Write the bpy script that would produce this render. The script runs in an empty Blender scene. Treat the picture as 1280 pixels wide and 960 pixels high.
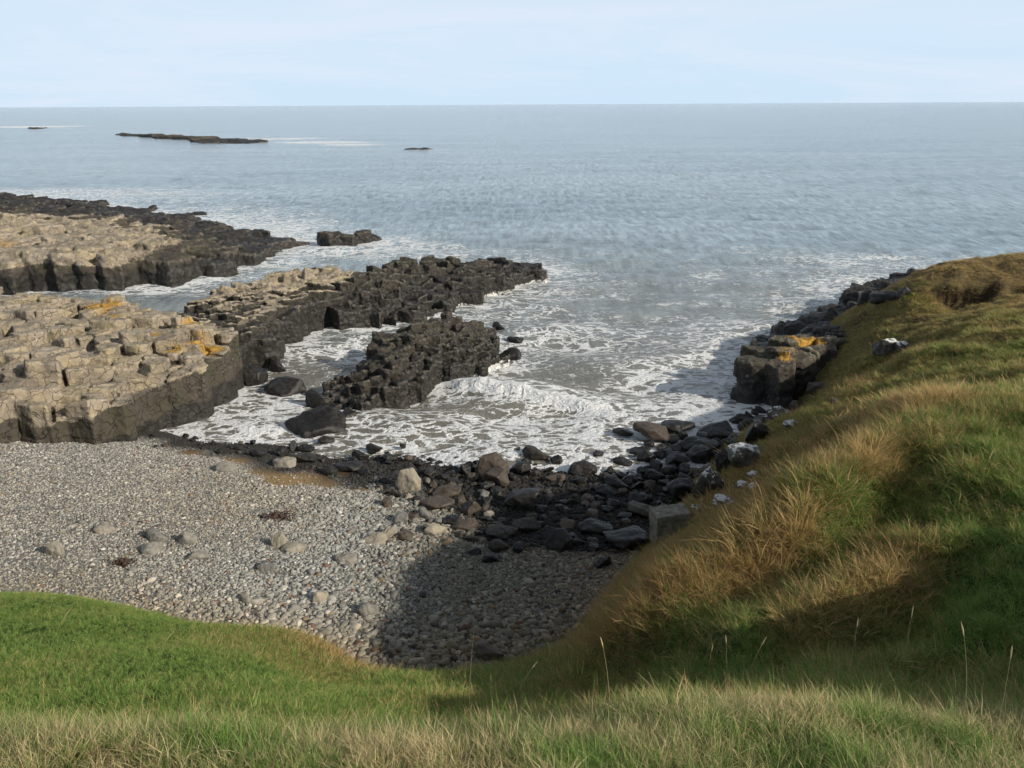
import bpy, bmesh, math, random
import numpy as np
from mathutils import Vector, Matrix

R_ = math.radians
scene = bpy.context.scene
COL = scene.collection
rng = np.random.default_rng(7)
random.seed(7)

# ------------------------------------------------------------------ camera
H = 15.0
PITCH = math.atan((480 - 130.5) / 1000.0)
ROLL = math.radians(0.313)
F_ = np.array([0, math.cos(PITCH), -math.sin(PITCH)])
R0 = np.array([1.0, 0, 0])
U0 = np.array([0, math.sin(PITCH), math.cos(PITCH)])
RX = R0 * math.cos(ROLL) - U0 * math.sin(ROLL)
UX = U0 * math.cos(ROLL) + R0 * math.sin(ROLL)
CAM = np.array([0, 0, H])

def ray(px, py):
    return F_ + RX * (px - 640) / 1000.0 + UX * (480 - py) / 1000.0
def PZ(px, py, z=0.0):
    d = ray(px, py); t = (z - H) / d[2]
    return CAM + d * t
def PY(px, py, Y):
    d = ray(px, py); return CAM + d * (Y / d[1])
def to_px(P):
    v = P - CAM
    dep = v @ F_
    return 640 + 1000 * (v @ RX) / dep, 480 - 1000 * (v @ UX) / dep, dep

cam_d = bpy.data.cameras.new("camera"); cam = bpy.data.objects.new("camera", cam_d); COL.objects.link(cam)
cam_d.sensor_width = 36; cam_d.lens = 36 * 1000 / 1280.0
cam_d.clip_start = 0.1; cam_d.clip_end = 100000
M = Matrix(((RX[0], UX[0], -F_[0], 0), (RX[1], UX[1], -F_[1], 0), (RX[2], UX[2], -F_[2], H), (0, 0, 0, 1)))
cam.matrix_world = M
scene.camera = cam

# ------------------------------------------------------------------ numpy noise
_perm = rng.permutation(256).astype(np.int64)
_perm = np.concatenate([_perm, _perm, _perm])
_g3 = rng.normal(size=(256, 3)); _g3 /= np.linalg.norm(_g3, axis=1)[:, None]

def gn(p):
    """gradient noise, p (N,3) -> about -0.7..0.7"""
    p = np.asarray(p, dtype=np.float64)
    i = np.floor(p).astype(np.int64); f = p - i
    u = f * f * f * (f * (f * 6 - 15) + 10)
    i &= 255
    out = 0
    for dx in (0, 1):
        wx = u[:, 0] if dx else 1 - u[:, 0]
        for dy in (0, 1):
            wy = u[:, 1] if dy else 1 - u[:, 1]
            for dz in (0, 1):
                wz = u[:, 2] if dz else 1 - u[:, 2]
                h = _perm[_perm[_perm[(i[:, 0] + dx) & 255] + ((i[:, 1] + dy) & 255)] + ((i[:, 2] + dz) & 255)]
                g = _g3[h]
                d = g[:, 0] * (f[:, 0] - dx) + g[:, 1] * (f[:, 1] - dy) + g[:, 2] * (f[:, 2] - dz)
                out = out + wx * wy * wz * d
    return out
def fbm(p, o=4, lac=2.03, gain=0.5):
    a = 1.0; s = 0; p = np.asarray(p, dtype=np.float64)
    for k in range(o):
        s = s + a * gn(p + 17.3 * k); p = p * lac; a *= gain
    return s
def n2(x, y, sc, o=3, z=0.0):
    x = np.asarray(x, float).ravel(); y = np.asarray(y, float).ravel()
    return fbm(np.stack([x * sc, y * sc, np.full_like(x, z)], 1), o)
def sst(a, b, x):
    t = np.clip((x - a) / (b - a), 0, 1); return t * t * (3 - 2 * t)

class TPS:
    def __init__(s, pts, lam=0.02):
        p = np.array(pts, float); s.c = p[:, :2]; n = len(p)
        K = s.phi(s.c, s.c) + lam * np.eye(n)
        Pm = np.hstack([np.ones((n, 1)), s.c])
        A = np.zeros((n + 3, n + 3)); A[:n, :n] = K; A[:n, n:] = Pm; A[n:, :n] = Pm.T
        b = np.zeros(n + 3); b[:n] = p[:, 2]
        s.w = np.linalg.solve(A, b)
    @staticmethod
    def phi(a, b):
        r2 = ((a[:, None, :] - b[None, :, :]) ** 2).sum(2)
        return 0.5 * r2 * np.log(r2 + 1e-9)
    def __call__(s, x, y):
        x = np.asarray(x, float); sh = x.shape
        q = np.stack([x.ravel(), np.asarray(y, float).ravel()], 1); n = len(s.c)
        out = np.empty(len(q))
        for k in range(0, len(q), 20000):
            b = q[k:k + 20000]
            out[k:k + 20000] = s.phi(b, s.c) @ s.w[:n] + s.w[n] + b @ s.w[n + 1:]
        return out.reshape(sh)

class Grid:
    """regular height grid with bilinear lookup"""
    def __init__(s, x0, x1, y0, y1, st):
        s.x0, s.y0, s.st = x0, y0, st
        s.xs = np.arange(x0, x1 + st / 2, st); s.ys = np.arange(y0, y1 + st / 2, st)
        s.X, s.Y = np.meshgrid(s.xs, s.ys)
        s.Z = np.zeros_like(s.X)
    def __call__(s, x, y):
        x = np.asarray(x, float); y = np.asarray(y, float)
        gx = np.clip((x - s.x0) / s.st, 0, len(s.xs) - 1.001); gy = np.clip((y - s.y0) / s.st, 0, len(s.ys) - 1.001)
        i = gx.astype(int); j = gy.astype(int); fx = gx - i; fy = gy - j
        Z = s.Z
        return (Z[j, i] * (1 - fx) + Z[j, i + 1] * fx) * (1 - fy) + (Z[j + 1, i] * (1 - fx) + Z[j + 1, i + 1] * fx) * fy

def hit(px, py, *surf, t0=2.0, t1=140.0):
    """first point of the sight line on the given height surfaces"""
    d = ray(px, py); d = d / np.linalg.norm(d)
    t = np.linspace(t0, t1, 6000); P = CAM + t[:, None] * d
    g = np.max([f(P[:, 0], P[:, 1]) for f in surf], axis=0)
    k = np.argmax(P[:, 2] <= g)
    if P[k, 2] > g[k]: k = len(t) - 1
    return P[k]

def inpoly(x, y, poly):
    x = np.asarray(x); y = np.asarray(y); ins = np.zeros(x.shape, bool); n = len(poly)
    for k in range(n):
        x1, y1 = poly[k][:2]; x2, y2 = poly[(k + 1) % n][:2]
        c = ((y1 > y) != (y2 > y)) & (x < (x2 - x1) * (y - y1) / (y2 - y1 + 1e-12) + x1)
        ins ^= c
    return ins
def segdist(x, y, pts, closed=False):
    """distance to a polyline and the parameter along it 0..1"""
    best = np.full(np.shape(x), 1e9); par = np.zeros(np.shape(x))
    n = len(pts); m = n if closed else n - 1
    for k in range(m):
        a = np.array(pts[k][:2]); b = np.array(pts[(k + 1) % n][:2]); ab = b - a
        t = np.clip(((x - a[0]) * ab[0] + (y - a[1]) * ab[1]) / (ab @ ab + 1e-12), 0, 1)
        d = np.hypot(x - a[0] - t * ab[0], y - a[1] - t * ab[1])
        w = d < best; best = np.where(w, d, best); par = np.where(w, (k + t) / m, par)
    return best, par

# ------------------------------------------------------------------ mesh and object helpers
def mesh_from(name, V, Fq, smooth=True):
    """V (n,3); Fq list of equal-width index arrays"""
    me = bpy.data.meshes.new(name)
    V = np.asarray(V, np.float32); me.vertices.add(len(V)); me.vertices.foreach_set("co", V.ravel())
    arrs = [np.asarray(f, np.int32) for f in (Fq if isinstance(Fq, list) else [Fq]) if len(f)]
    idx = np.concatenate([a.ravel() for a in arrs]) if arrs else np.zeros(0, np.int32)
    tot = np.concatenate([np.full(len(a), a.shape[1], np.int32) for a in arrs]) if arrs else np.zeros(0, np.int32)
    st = np.concatenate([[0], np.cumsum(tot)[:-1]]).astype(np.int32) if len(tot) else tot
    me.loops.add(len(idx)); me.loops.foreach_set("vertex_index", idx)
    me.polygons.add(len(tot)); me.polygons.foreach_set("loop_start", st); me.polygons.foreach_set("loop_total", tot)
    if smooth: me.polygons.foreach_set("use_smooth", np.ones(len(tot), bool))
    me.update(calc_edges=True)
    return me
def set_attr(me, name, arr, typ='FLOAT', dom='POINT'):
    a = me.attributes.new(name, typ, dom)
    if typ == 'FLOAT': a.data.foreach_set('value', np.asarray(arr, np.float32).ravel())
    elif typ == 'INT': a.data.foreach_set('value', np.asarray(arr, np.int32).ravel())
    elif typ == 'FLOAT_VECTOR': a.data.foreach_set('vector', np.asarray(arr, np.float32).ravel())
    elif typ == 'FLOAT_COLOR':
        arr = np.asarray(arr, np.float32)
        if arr.shape[1] == 3: arr = np.hstack([arr, np.ones((len(arr), 1), np.float32)])
        a.data.foreach_set('color', arr.ravel())
def link(name, me, mat=None):
    o = bpy.data.objects.new(name, me); COL.objects.link(o)
    if mat is not None: me.materials.append(mat)
    return o
def tag(o, label=None, cat=None, group=None, kind=None):
    if label: o['label'] = label
    if cat: o['category'] = cat
    if group: o['group'] = group
    if kind: o['kind'] = kind
    return o
def grid_mesh(name, G, keep=None):
    ny, nx = G.Z.shape
    V = np.stack([G.X.ravel(), G.Y.ravel(), G.Z.ravel()], 1)
    i = np.arange(nx * ny).reshape(ny, nx)
    q = np.stack([i[:-1, :-1], i[:-1, 1:], i[1:, 1:], i[1:, :-1]], -1).reshape(-1, 4)
    return mesh_from(name, V, q)
def normals(me):
    n = np.empty(len(me.vertices) * 3, np.float32); me.vertex_normals.foreach_get('vector', n); return n.reshape(-1, 3).astype(float)
def coords(me):
    n = np.empty(len(me.vertices) * 3, np.float32); me.vertices.foreach_get('co', n); return n.reshape(-1, 3).astype(float)

# ------------------------------------------------------------------ node helper
class NT:
    def __init__(s, mat):
        s.t = mat.node_tree; s.t.nodes.clear()
    def n(s, typ, **kw):
        nd = s.t.nodes.new(typ)
        for k, v in kw.items():
            if k == 'inp':
                for kk, vv in v.items():
                    s.set(nd, kk, vv)
            else: setattr(nd, k, v)
        return nd
    def set(s, nd, k, v):
        sock = nd.inputs[k]
        if hasattr(v, 'is_linked') or isinstance(v, bpy.types.NodeSocket): s.t.links.new(v, sock)
        else:
            if isinstance(v, (tuple, list)) and len(v) == 3 and sock.type == 'RGBA': v = (*v, 1)
            sock.default_value = v
    def math(s, op, a, b=None, c=None, clamp=False):
        nd = s.n('ShaderNodeMath', operation=op, use_clamp=clamp)
        s.set(nd, 0, a)
        if b is not None: s.set(nd, 1, b)
        if c is not None: s.set(nd, 2, c)
        return nd.outputs[0]
    def mix(s, f, a, b, typ='MIX'):
        nd = s.n('ShaderNodeMix', data_type='RGBA', blend_type=typ)
        s.set(nd, 0, f); s.set(nd, 6, a); s.set(nd, 7, b)
        return nd.outputs[2]
    def ramp(s, f, lo, hi, a=0.0, b=1.0, smooth=True):
        nd = s.n('ShaderNodeMapRange', interpolation_type='SMOOTHSTEP' if smooth else 'LINEAR')
        s.set(nd, 0, f); s.set(nd, 1, lo); s.set(nd, 2, hi); s.set(nd, 3, a); s.set(nd, 4, b)
        return nd.outputs[0]
    def noise(s, vec, scale, detail=3, rough=0.55, dist=0.0):
        nd = s.n('ShaderNodeTexNoise'); s.set(nd, 'Vector', vec); nd.inputs['Scale'].default_value = scale
        nd.inputs['Detail'].default_value = detail; nd.inputs['Roughness'].default_value = rough; nd.inputs['Distortion'].default_value = dist
        return nd.outputs[0]
    def vor(s, vec, scale, feature='F1', rand=1.0):
        nd = s.n('ShaderNodeTexVoronoi', feature=feature); s.set(nd, 'Vector', vec); nd.inputs['Scale'].default_value = scale
        nd.inputs['Randomness'].default_value = rand
        return nd
    def attr(s, name, typ='GEOMETRY'):
        return s.n('ShaderNodeAttribute', attribute_name=name, attribute_type=typ)
    def bump(s, h, strength, dist, normal=None):
        nd = s.n('ShaderNodeBump'); s.set(nd, 'Height', h); nd.inputs['Strength'].default_value = strength; nd.inputs['Distance'].default_value = dist
        if normal is not None: s.set(nd, 'Normal', normal)
        return nd.outputs[0]
    def pbsdf(s, col, rough, normal=None, spec=0.5):
        nd = s.n('ShaderNodeBsdfPrincipled'); s.set(nd, 'Base Color', col); s.set(nd, 'Roughness', rough)
        s.set(nd, 'Specular IOR Level', spec)
        if normal is not None: s.set(nd, 'Normal', normal)
        return nd
    def out(s, sh):
        o = s.n('ShaderNodeOutputMaterial'); s.t.links.new(sh, o.inputs[0])
def newmat(name):
    m = bpy.data.materials.new(name); m.use_nodes = True
    return m, NT(m)

# ------------------------------------------------------------------ light and sky
SUN_AZ, SUN_EL = R_(119), R_(28)
sdir = Vector((math.cos(SUN_EL) * math.sin(SUN_AZ), math.cos(SUN_EL) * math.cos(SUN_AZ), math.sin(SUN_EL)))
sl = bpy.data.lights.new("sun", 'SUN'); sl.energy = 5.0; sl.angle = R_(0.5); sl.color = (1.0, 0.91, 0.78)
so = bpy.data.objects.new("sun", sl); COL.objects.link(so); so.rotation_euler = sdir.to_track_quat('Z', 'Y').to_euler()
so.location = sdir * 80
w = bpy.data.worlds.new("World"); scene.world = w; w.use_nodes = True
T = NT(w); nt = w.node_tree
sky = T.n('ShaderNodeTexSky', sky_type='NISHITA'); sky.sun_disc = False; sky.sun_elevation = SUN_EL; sky.sun_rotation = SUN_AZ
sky.air_density = 1.0; sky.dust_density = 1.5; sky.ozone_density = 1.0
geo = T.n('ShaderNodeTexCoord')
sep = T.n('ShaderNodeSeparateXYZ', inp={0: geo.outputs['Generated']})
# thin high haze: pale near the horizon with faint lilac wisps, fading to the bare sky higher up
mp = T.n('ShaderNodeMapping'); T.set(mp, 'Vector', geo.outputs['Generated']); mp.inputs['Scale'].default_value = (1.6, 1.6, 11); mp.inputs['Rotation'].default_value = (0.08, 0.12, 0)
cl = T.ramp(T.noise(mp.outputs[0], 1.5, 6, 0.62, 0.8), 0.40, 0.66)
hz = T.ramp(sep.outputs[2], 0.02, 0.80, 1.0, 0.0)
hazec = T.mix(T.ramp(sep.outputs[2], 0.0, 0.10), (6.5, 8.35, 10.0), (6.9, 8.5, 10.1))
cloudc = T.mix(cl, hazec, (7.6, 8.65, 10.2))
skyc = T.mix(T.math('MULTIPLY', hz, 0.93), T.mix(0.5, sky.outputs[0], (3.6, 3.75, 3.9)), cloudc)
bg = T.n('ShaderNodeBackground'); T.set(bg, 'Color', skyc); bg.inputs['Strength'].default_value = 0.1
wo = T.n('ShaderNodeOutputWorld'); nt.links.new(bg.outputs[0], wo.inputs[0])
scene.view_settings.view_transform = 'Standard'; scene.view_settings.look = 'None'; scene.view_settings.exposure = 0

# ------------------------------------------------------------------ beach height
def b3(px, py, z): p = PZ(px, py, z); return (p[0], p[1], z)
bpts = [b3(0, 725, 2.6), b3(-200, 740, 2.8), b3(0, 560, 1.15), b3(-200, 560, 1.5), b3(130, 556, 0.75), b3(190, 551, 0.25), b3(200, 556, 0.3),
        b3(330, 568, 0.08), b3(450, 586, 0.06), b3(560, 598, 0.06), b3(640, 606, 0.1), b3(760, 612, 0.12), b3(840, 640, 0.2),
        b3(150, 640, 1.75), b3(300, 650, 1.35), b3(450, 700, 1.3), b3(600, 700, 1.0), b3(750, 680, 0.8), b3(450, 800, 1.85), b3(250, 760, 2.3),
        b3(600, 820, 1.75), b3(780, 740, 1.3), b3(640, 640, .45), b3(500, 640, 0.75), b3(400, 610, 0.5),
        b3(330, 535, -0.5), b3(450, 540, -0.6), b3(600, 560, -0.5), b3(760, 555, -0.5), b3(860, 560, -0.35), b3(920, 540, -0.3),
        b3(500, 440, -2), b3(800, 450, -2), b3(250, 400, -2), b3(900, 480, -1.5), b3(1100, 420, -2),
        (-40, 30, 2.5), (-40, 40, 1.5), (20, 20, 1.5), (15, 12, 2.5), (-10, 10, 3.0), (-30, 15, 3.2), (30, 35, .5), (-35, 60, -3), (35, 60, -3), (0, 70, -4)]
bt = TPS(bpts)
BG = Grid(-45, 40, 6, 75, 0.3)
BG.Z = bt(BG.X, BG.Y) + 0.07 * n2(BG.X, BG.Y, 0.5, 3).reshape(BG.X.shape)
beach_z = BG
sea0 = lambda x, y: np.zeros(np.shape(x))

# ------------------------------------------------------------------ hill height
def hy(px, py, Y): p = PY(px, py, Y); return tuple(p)
hp = [(0, 0, 13.35), (-8, 0, 13.3), (8, 0, 13.4), (0, -6, 15.0), (-12, -6, 15), (12, -5, 15)]
for px in (-100, 150, 400, 640, 880, 1120, 1400): hp.append(hy(px, 1000, 4.05))
hp += [hy(-150, 938, 4.9), hy(0, 938, 4.8), hy(130, 935, 4.8), hy(250, 942, 4.8), hy(430, 950, 4.7), hy(560, 946, 4.8), hy(700, 936, 4.9), hy(860, 918, 5.2),
       hy(1040, 898, 5.6), hy(1150, 912, 5.5), hy(1280, 920, 5.4), hy(1420, 918, 5.5)]
# hidden drop just behind the brow
hp += [hy(0, 928, 7.2), hy(250, 932, 7.2), hy(430, 936, 8.6), hy(560, 932, 9.0), hy(700, 920, 9.2), hy(860, 902, 9.0), hy(1040, 884, 8.4), hy(1150, 896, 8.2), hy(1280, 902, 8.0)]
# the hollow and green bank on the left
hp += [hy(-250, 888, 8.4), hy(0, 894, 8.4), hy(200, 898, 8.4), hy(380, 902, 8.6), hy(0, 800, 12.5), hy(-250, 800, 13), hy(200, 800, 13.5), hy(330, 830, 12.5),
       hy(0, 752, 18.4), hy(-250, 757, 18.6), hy(130, 762, 18.0), hy(200, 775, 17.2), hy(290, 793, 16.6), hy(380, 800, 16.3), hy(430, 835, 15.4),
       hy(420, 866, 13.0), hy(550, 878, 11.3), hy(560, 852, 14.2), hy(650, 856, 13.4), hy(500, 846, 14.8), hy(620, 842, 15.6)]
# the slope on the right
hp += [hy(690, 828, 16.6), hy(765, 745, 20.2), hy(832, 664, 24.9), hy(870, 612, 28.5), hy(930, 545, 34.0), hy(1000, 522, 35.5),
       # the break of slope: steep below it, gentler above
       hy(800, 790, 13.5), hy(840, 750, 14.0), hy(880, 725, 14.3), hy(940, 690, 14.6), hy(1000, 655, 14.9), hy(1060, 605, 15.8), hy(1110, 560, 17.8), hy(1160, 515, 20.3),
       hy(745, 800, 14.8), hy(885, 680, 19), hy(960, 600, 24), hy(1010, 600, 20.5), hy(1100, 520, 22.5), hy(1040, 520, 29), hy(820, 710, 19.5),
       hy(800, 850, 12.2), hy(880, 800, 12.4), hy(960, 780, 12.4), hy(1000, 850, 10.2), hy(1100, 825, 10.6), hy(1280, 840, 9.4), hy(1280, 700, 12.0),
       hy(1280, 500, 22), hy(1280, 600, 15), hy(1280, 400, 33.5), hy(1280, 318, 46), hy(1420, 305, 46), hy(1400, 420, 29), hy(1400, 600, 14),
       hy(1152, 352, 44), hy(1190, 330, 45), hy(1108, 408, 41), hy(1075, 450, 38.5), hy(1030, 500, 35.5),
       hy(1180, 440, 32), hy(1180, 600, 15.6), hy(1230, 370, 41), hy(1100, 640, 15.2), hy(1180, 740, 12.3), hy(1130, 450, 34)]
hp += [(15, 11, 10.3), (22, 18, 10.6), (30, 28, 8.6), (38, 40, 7.8), (26, 6, 12.6), (12, 3, 13.75), (18, -5, 13.8), (42, 20, 12), (45, 0, 13), (40, 52, 5), (-20, 4, 11.5), (-30, 8, 9.6), (-32, 0, 13), (-30, 14, 6)]
# falling away under the beach and the sea
for (px, py, z, dz) in [(-250, 742, 2.8, 1.5), (0, 722, 2.6, 1.3), (130, 728, 2.45, 1.3), (200, 750, 2.3, 1.2), (290, 770, 2.15, 1.2), (400, 790, 1.9, 1.2), (470, 815, 1.75, 1.0), (600, 815, 1.7, 1.0), (690, 785, 1.5, 1.0),
                    (740, 700, 1.0, 1.2), (800, 640, .4, 1.2), (840, 590, 0, 1.2), (890, 540, -.3, 1.2)]:
    p = PZ(px, py, z); hp.append((p[0], p[1], z - dz))
for (px, py) in [(930, 500), (930, 430), (1010, 390), (1090, 355), (1160, 325)]:
    p = PZ(px, py, 0); hp.append((p[0], p[1], -2.2))
hp += [(30, 60, -2), (42, 66, -2), (55, 60, 0), (55, 45, 6), (-20, 24, 1), (-40, 24, 1), (-10, 24, 0), (0, 32, -2.5), (-20, 36, -2.5), (5, 45, -4), (15, 60, -4), (-40, 50, -4)]
ht = TPS(hp, 0.05)
HG = Grid(-42, 55, -8, 66, 0.2)
HG.Z = ht(HG.X, HG.Y)
base_hill = Grid(-42, 55, -8, 66, 0.2); base_hill.Z = HG.Z.copy()
def hpt(px, py): return hit(px, py, base_hill, t0=3)
def lump(line, width, amp):
    pts = [hpt(*p) for p in line]
    d, t = segdist(HG.X, HG.Y, pts)
    HG.Z += amp * np.exp(-(d / width) ** 2)
lump([(860, 735), (930, 690), (1000, 655), (1060, 600), (1110, 555), (1160, 520)], 0.85, 0.28)
lump([(905, 745), (990, 700), (1060, 660), (1120, 610), (1150, 570)], 0.9, -0.45)
lump([(930, 800), (1000, 780), (1060, 745), (1120, 725), (1180, 690)], 0.6, 0.22)
lump([(1000, 815), (1090, 800), (1150, 770), (1210, 735)], 0.6, -0.2)
lump([(760, 775), (830, 760), (900, 770)], 0.8, 0.25)
lump([(1040, 515), (1090, 470), (1150, 450)], 0.9, 0.3)
lump([(1060, 490), (1120, 440), (1170, 425)], 0.8, -0.35)
bump_amp = sst(1.5, 4.5, HG.Z) * (0.35 + 0.65 * sst(6.2, 9, HG.Y + 0.6 * np.maximum(HG.X - 2, 0)))
right = sst(-3, 2, HG.X - 0.1 * HG.Y)
HG.Z += bump_amp * (0.10 + 0.30 * right) * n2(HG.X, HG.Y, 0.55, 3, 3.1).reshape(HG.X.shape) + bump_amp * (0.03 + 0.17 * right) * n2(HG.X, HG.Y, 1.7, 2, 9.7).reshape(HG.X.shape)
# tussocky lumps on the near brow
near = (1 - sst(5.6, 7.5, HG.Y)) * sst(2, 3.5, HG.Y)
HG.Z += near * (0.24 * n2(HG.X, HG.Y, 0.95, 2, 5.5).reshape(HG.X.shape) + 0.04 * n2(HG.X, HG.Y, 3.0, 2, 1.5).reshape(HG.X.shape))
# broken turf edges (bare earth scarps) near the top of the far hill
for (a, b, dep, wd) in [((1168, 358), (1248, 356), 1.0, 3.0), ((1258, 356), (1330, 352), 0.6, 2.0)]:
    A, B = hpt(*a), hpt(*b)
    dirv = (B - A)[:2]; L = np.linalg.norm(dirv); dirv /= L; nv = np.array([-dirv[1], dirv[0]])
    if nv[1] > 0: nv = -nv
    u = (HG.X - A[0]) * dirv[0] + (HG.Y - A[1]) * dirv[1]; v = (HG.X - A[0]) * nv[0] + (HG.Y - A[1]) * nv[1]
    v = v + 0.5 * n2(HG.X, HG.Y, 0.6, 2, 2.2).reshape(HG.X.shape)
    HG.Z -= dep * sst(0, 0.3, v) * (1 - sst(0.5, wd, v)) * sst(-0.5, 1.0, u) * (1 - sst(L - 1.0, L + .5, u))
hill_z = HG
def ground(x, y): return np.maximum(np.maximum(hill_z(x, y), beach_z(x, y)), 0)

# ------------------------------------------------------------------ materials
def mat_beach():
    m, T = newmat("beach_gravel")
    g = T.n('ShaderNodeNewGeometry'); P = g.outputs['Position']
    v = T.vor(P, 14.0); v2 = T.vor(P, 14.0, 'DISTANCE_TO_EDGE')
    c = T.mix(T.ramp(v.outputs['Color'], 0, 1, smooth=False), (0.12, 0.12, 0.115), (0.24, 0.235, 0.22))
    c = T.mix(T.ramp(v2.outputs[0], 0.0, 0.12, 0.75, 0.0), c, (0.03, 0.03, 0.028))
    sand = T.attr('sand').outputs['Fac']
    c = T.mix(sand, c, T.mix(T.noise(P, 5, 4), (0.20, 0.125, 0.05), (0.30, 0.20, 0.09)))
    wet = T.attr('wet').outputs['Fac']
    c = T.mix(wet, c, T.mix(0.72, c, (0.012, 0.011, 0.010)))
    nrm = T.bump(v2.outputs[0], 0.8, 0.05)
    b = T.pbsdf(c, T.ramp(wet, 0, 1, 0.9, 0.5), nrm, 0.3)
    T.out(b.outputs[0]); return m
def mat_hill():
    m, T = newmat("hill_turf")
    g = T.n('ShaderNodeNewGeometry'); P = g.outputs['Position']
    dry = T.attr('dry').outputs['Fac']
    n1 = T.noise(P, 2.5, 5, 0.65); n2_ = T.noise(P, 11, 4, 0.7)
    c1 = T.mix(n2_, (0.022, 0.040, 0.010), (0.06, 0.095, 0.024)); c2 = T.mix(n2_, (0.08, 0.058, 0.028), (0.26, 0.20, 0.10))
    c = T.mix(T.ramp(T.math('ADD', dry, T.math('MULTIPLY', T.math('SUBTRACT', n1, 0.5), 0.9)), 0.25, 0.75), c1, c2)
    soil = T.attr('soil').outputs['Fac']
    c = T.mix(soil, c, T.mix(n2_, (0.022, 0.014, 0.008), (0.07, 0.045, 0.025)))
    nrm = T.bump(n2_, 0.9, 0.12)
    b = T.pbsdf(c, 0.95, nrm, 0.1)
    T.out(b.outputs[0]); return m
def mat_rock():
    m, T = newmat("jointed_rock")
    g = T.n('ShaderNodeNewGeometry'); P = g.outputs['Position']
    pt = g.outputs['Pointiness']
    nb = T.noise(P, 0.7, 4, 0.6); nm = T.noise(P, 4.0, 6, 0.65); nf = T.noise(P, 22, 4, 0.65)
    cav = T.ramp(pt, 0.42, 0.5)      # dark in the joints
    edge = T.ramp(pt, 0.51, 0.60)
    black = T.mix(nm, (0.012, 0.011, 0.010), (0.040, 0.036, 0.031))
    brown = T.mix(nm, (0.028, 0.024, 0.020), (0.11, 0.092, 0.072))
    brown = T.mix(T.ramp(nb, 0.4, 0.65), brown, T.mix(nf, (0.03, 0.03, 0.02), (0.085, 0.078, 0.048)))
    tan = T.mix(nm, (0.20, 0.163, 0.10), (0.42, 0.35, 0.225))
    tan = T.mix(T.ramp(nb, 0.38, 0.62, 0, 0.8), tan, T.mix(nf, (0.20, 0.16, 0.125), (0.38, 0.33, 0.27)))
    spots = T.ramp(T.noise(P, 7.5, 3, 0.6), 0.58, 0.70)
    tan = T.mix(T.math('MULTIPLY', spots, 0.7), tan, (0.52, 0.48, 0.42))
    big = T.ramp(T.noise(P, 0.45, 5, 0.7, 0.5), 0.46, 0.60)
    tan = T.mix(T.math('MULTIPLY', big, 0.75), tan, T.mix(nf, (0.10, 0.085, 0.068), (0.24, 0.205, 0.16)))
    a_w = T.attr('dark').outputs['Fac']; a_t = T.attr('tan').outputs['Fac']; a_l = T.attr('lichen').outputs['Fac']; a_s = T.attr('white').outputs['Fac']
    nn = T.math('MULTIPLY', T.math('SUBTRACT', nm, 0.5), 0.9)
    c = T.mix(T.ramp(T.math('ADD', a_w, nn), 0.3, 0.7), brown, black)
    c = T.mix(T.ramp(T.math('ADD', a_t, nn), 0.35, 0.65), c, tan)
    c = T.mix(T.ramp(T.math('ADD', a_l, T.math('MULTIPLY', T.math('SUBTRACT', T.noise(P, 9, 6, .8), 0.5), 3.4)), 0.52, 0.74), c, T.mix(nf, (0.27, 0.15, 0.025), (0.50, 0.29, 0.045)))
    c = T.mix(T.ramp(T.math('ADD', a_s, T.math('MULTIPLY', T.math('SUBTRACT', T.noise(P, 6, 4, .7), 0.5), 1.2)), 0.4, 0.6), c, (0.66, 0.66, 0.63))
    c = T.mix(T.ramp(pt, 0.40, 0.50, 0.8, 0.0), c, T.mix(0.85, c, (0.004, 0.004, 0.004)))
    c = T.mix(T.math('MULTIPLY', edge, 0.25), c, T.mix(0.5, c, (0.6, 0.55, 0.45)))
    cr = T.vor(T.n('ShaderNodeVectorMath', operation='ADD', inp={0: P, 1: T.n('ShaderNodeTexNoise', inp={'Vector': P, 'Scale': 1.5}).outputs['Color']}).outputs[0], 1.6, 'DISTANCE_TO_EDGE')
    crk = T.ramp(cr.outputs[0], 0.0, 0.035, 1.0, 0.0)
    c = T.mix(T.math('MULTIPLY', crk, 0.75), c, T.mix(0.8, c, (0.004, 0.004, 0.004)))
    h = T.math('ADD', T.math('MULTIPLY', nm, 0.6), T.math('MULTIPLY', nf, 0.25)); h = T.math('SUBTRACT', h, T.math('MULTIPLY', crk, 0.35))
    nrm = T.bump(h, 0.9, 0.10)
    rough = T.ramp(a_w, 0.2, 0.9, 0.9, 0.5)
    b = T.pbsdf(c, rough, nrm, 0.35)
    T.out(b.outputs[0]); return m
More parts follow.
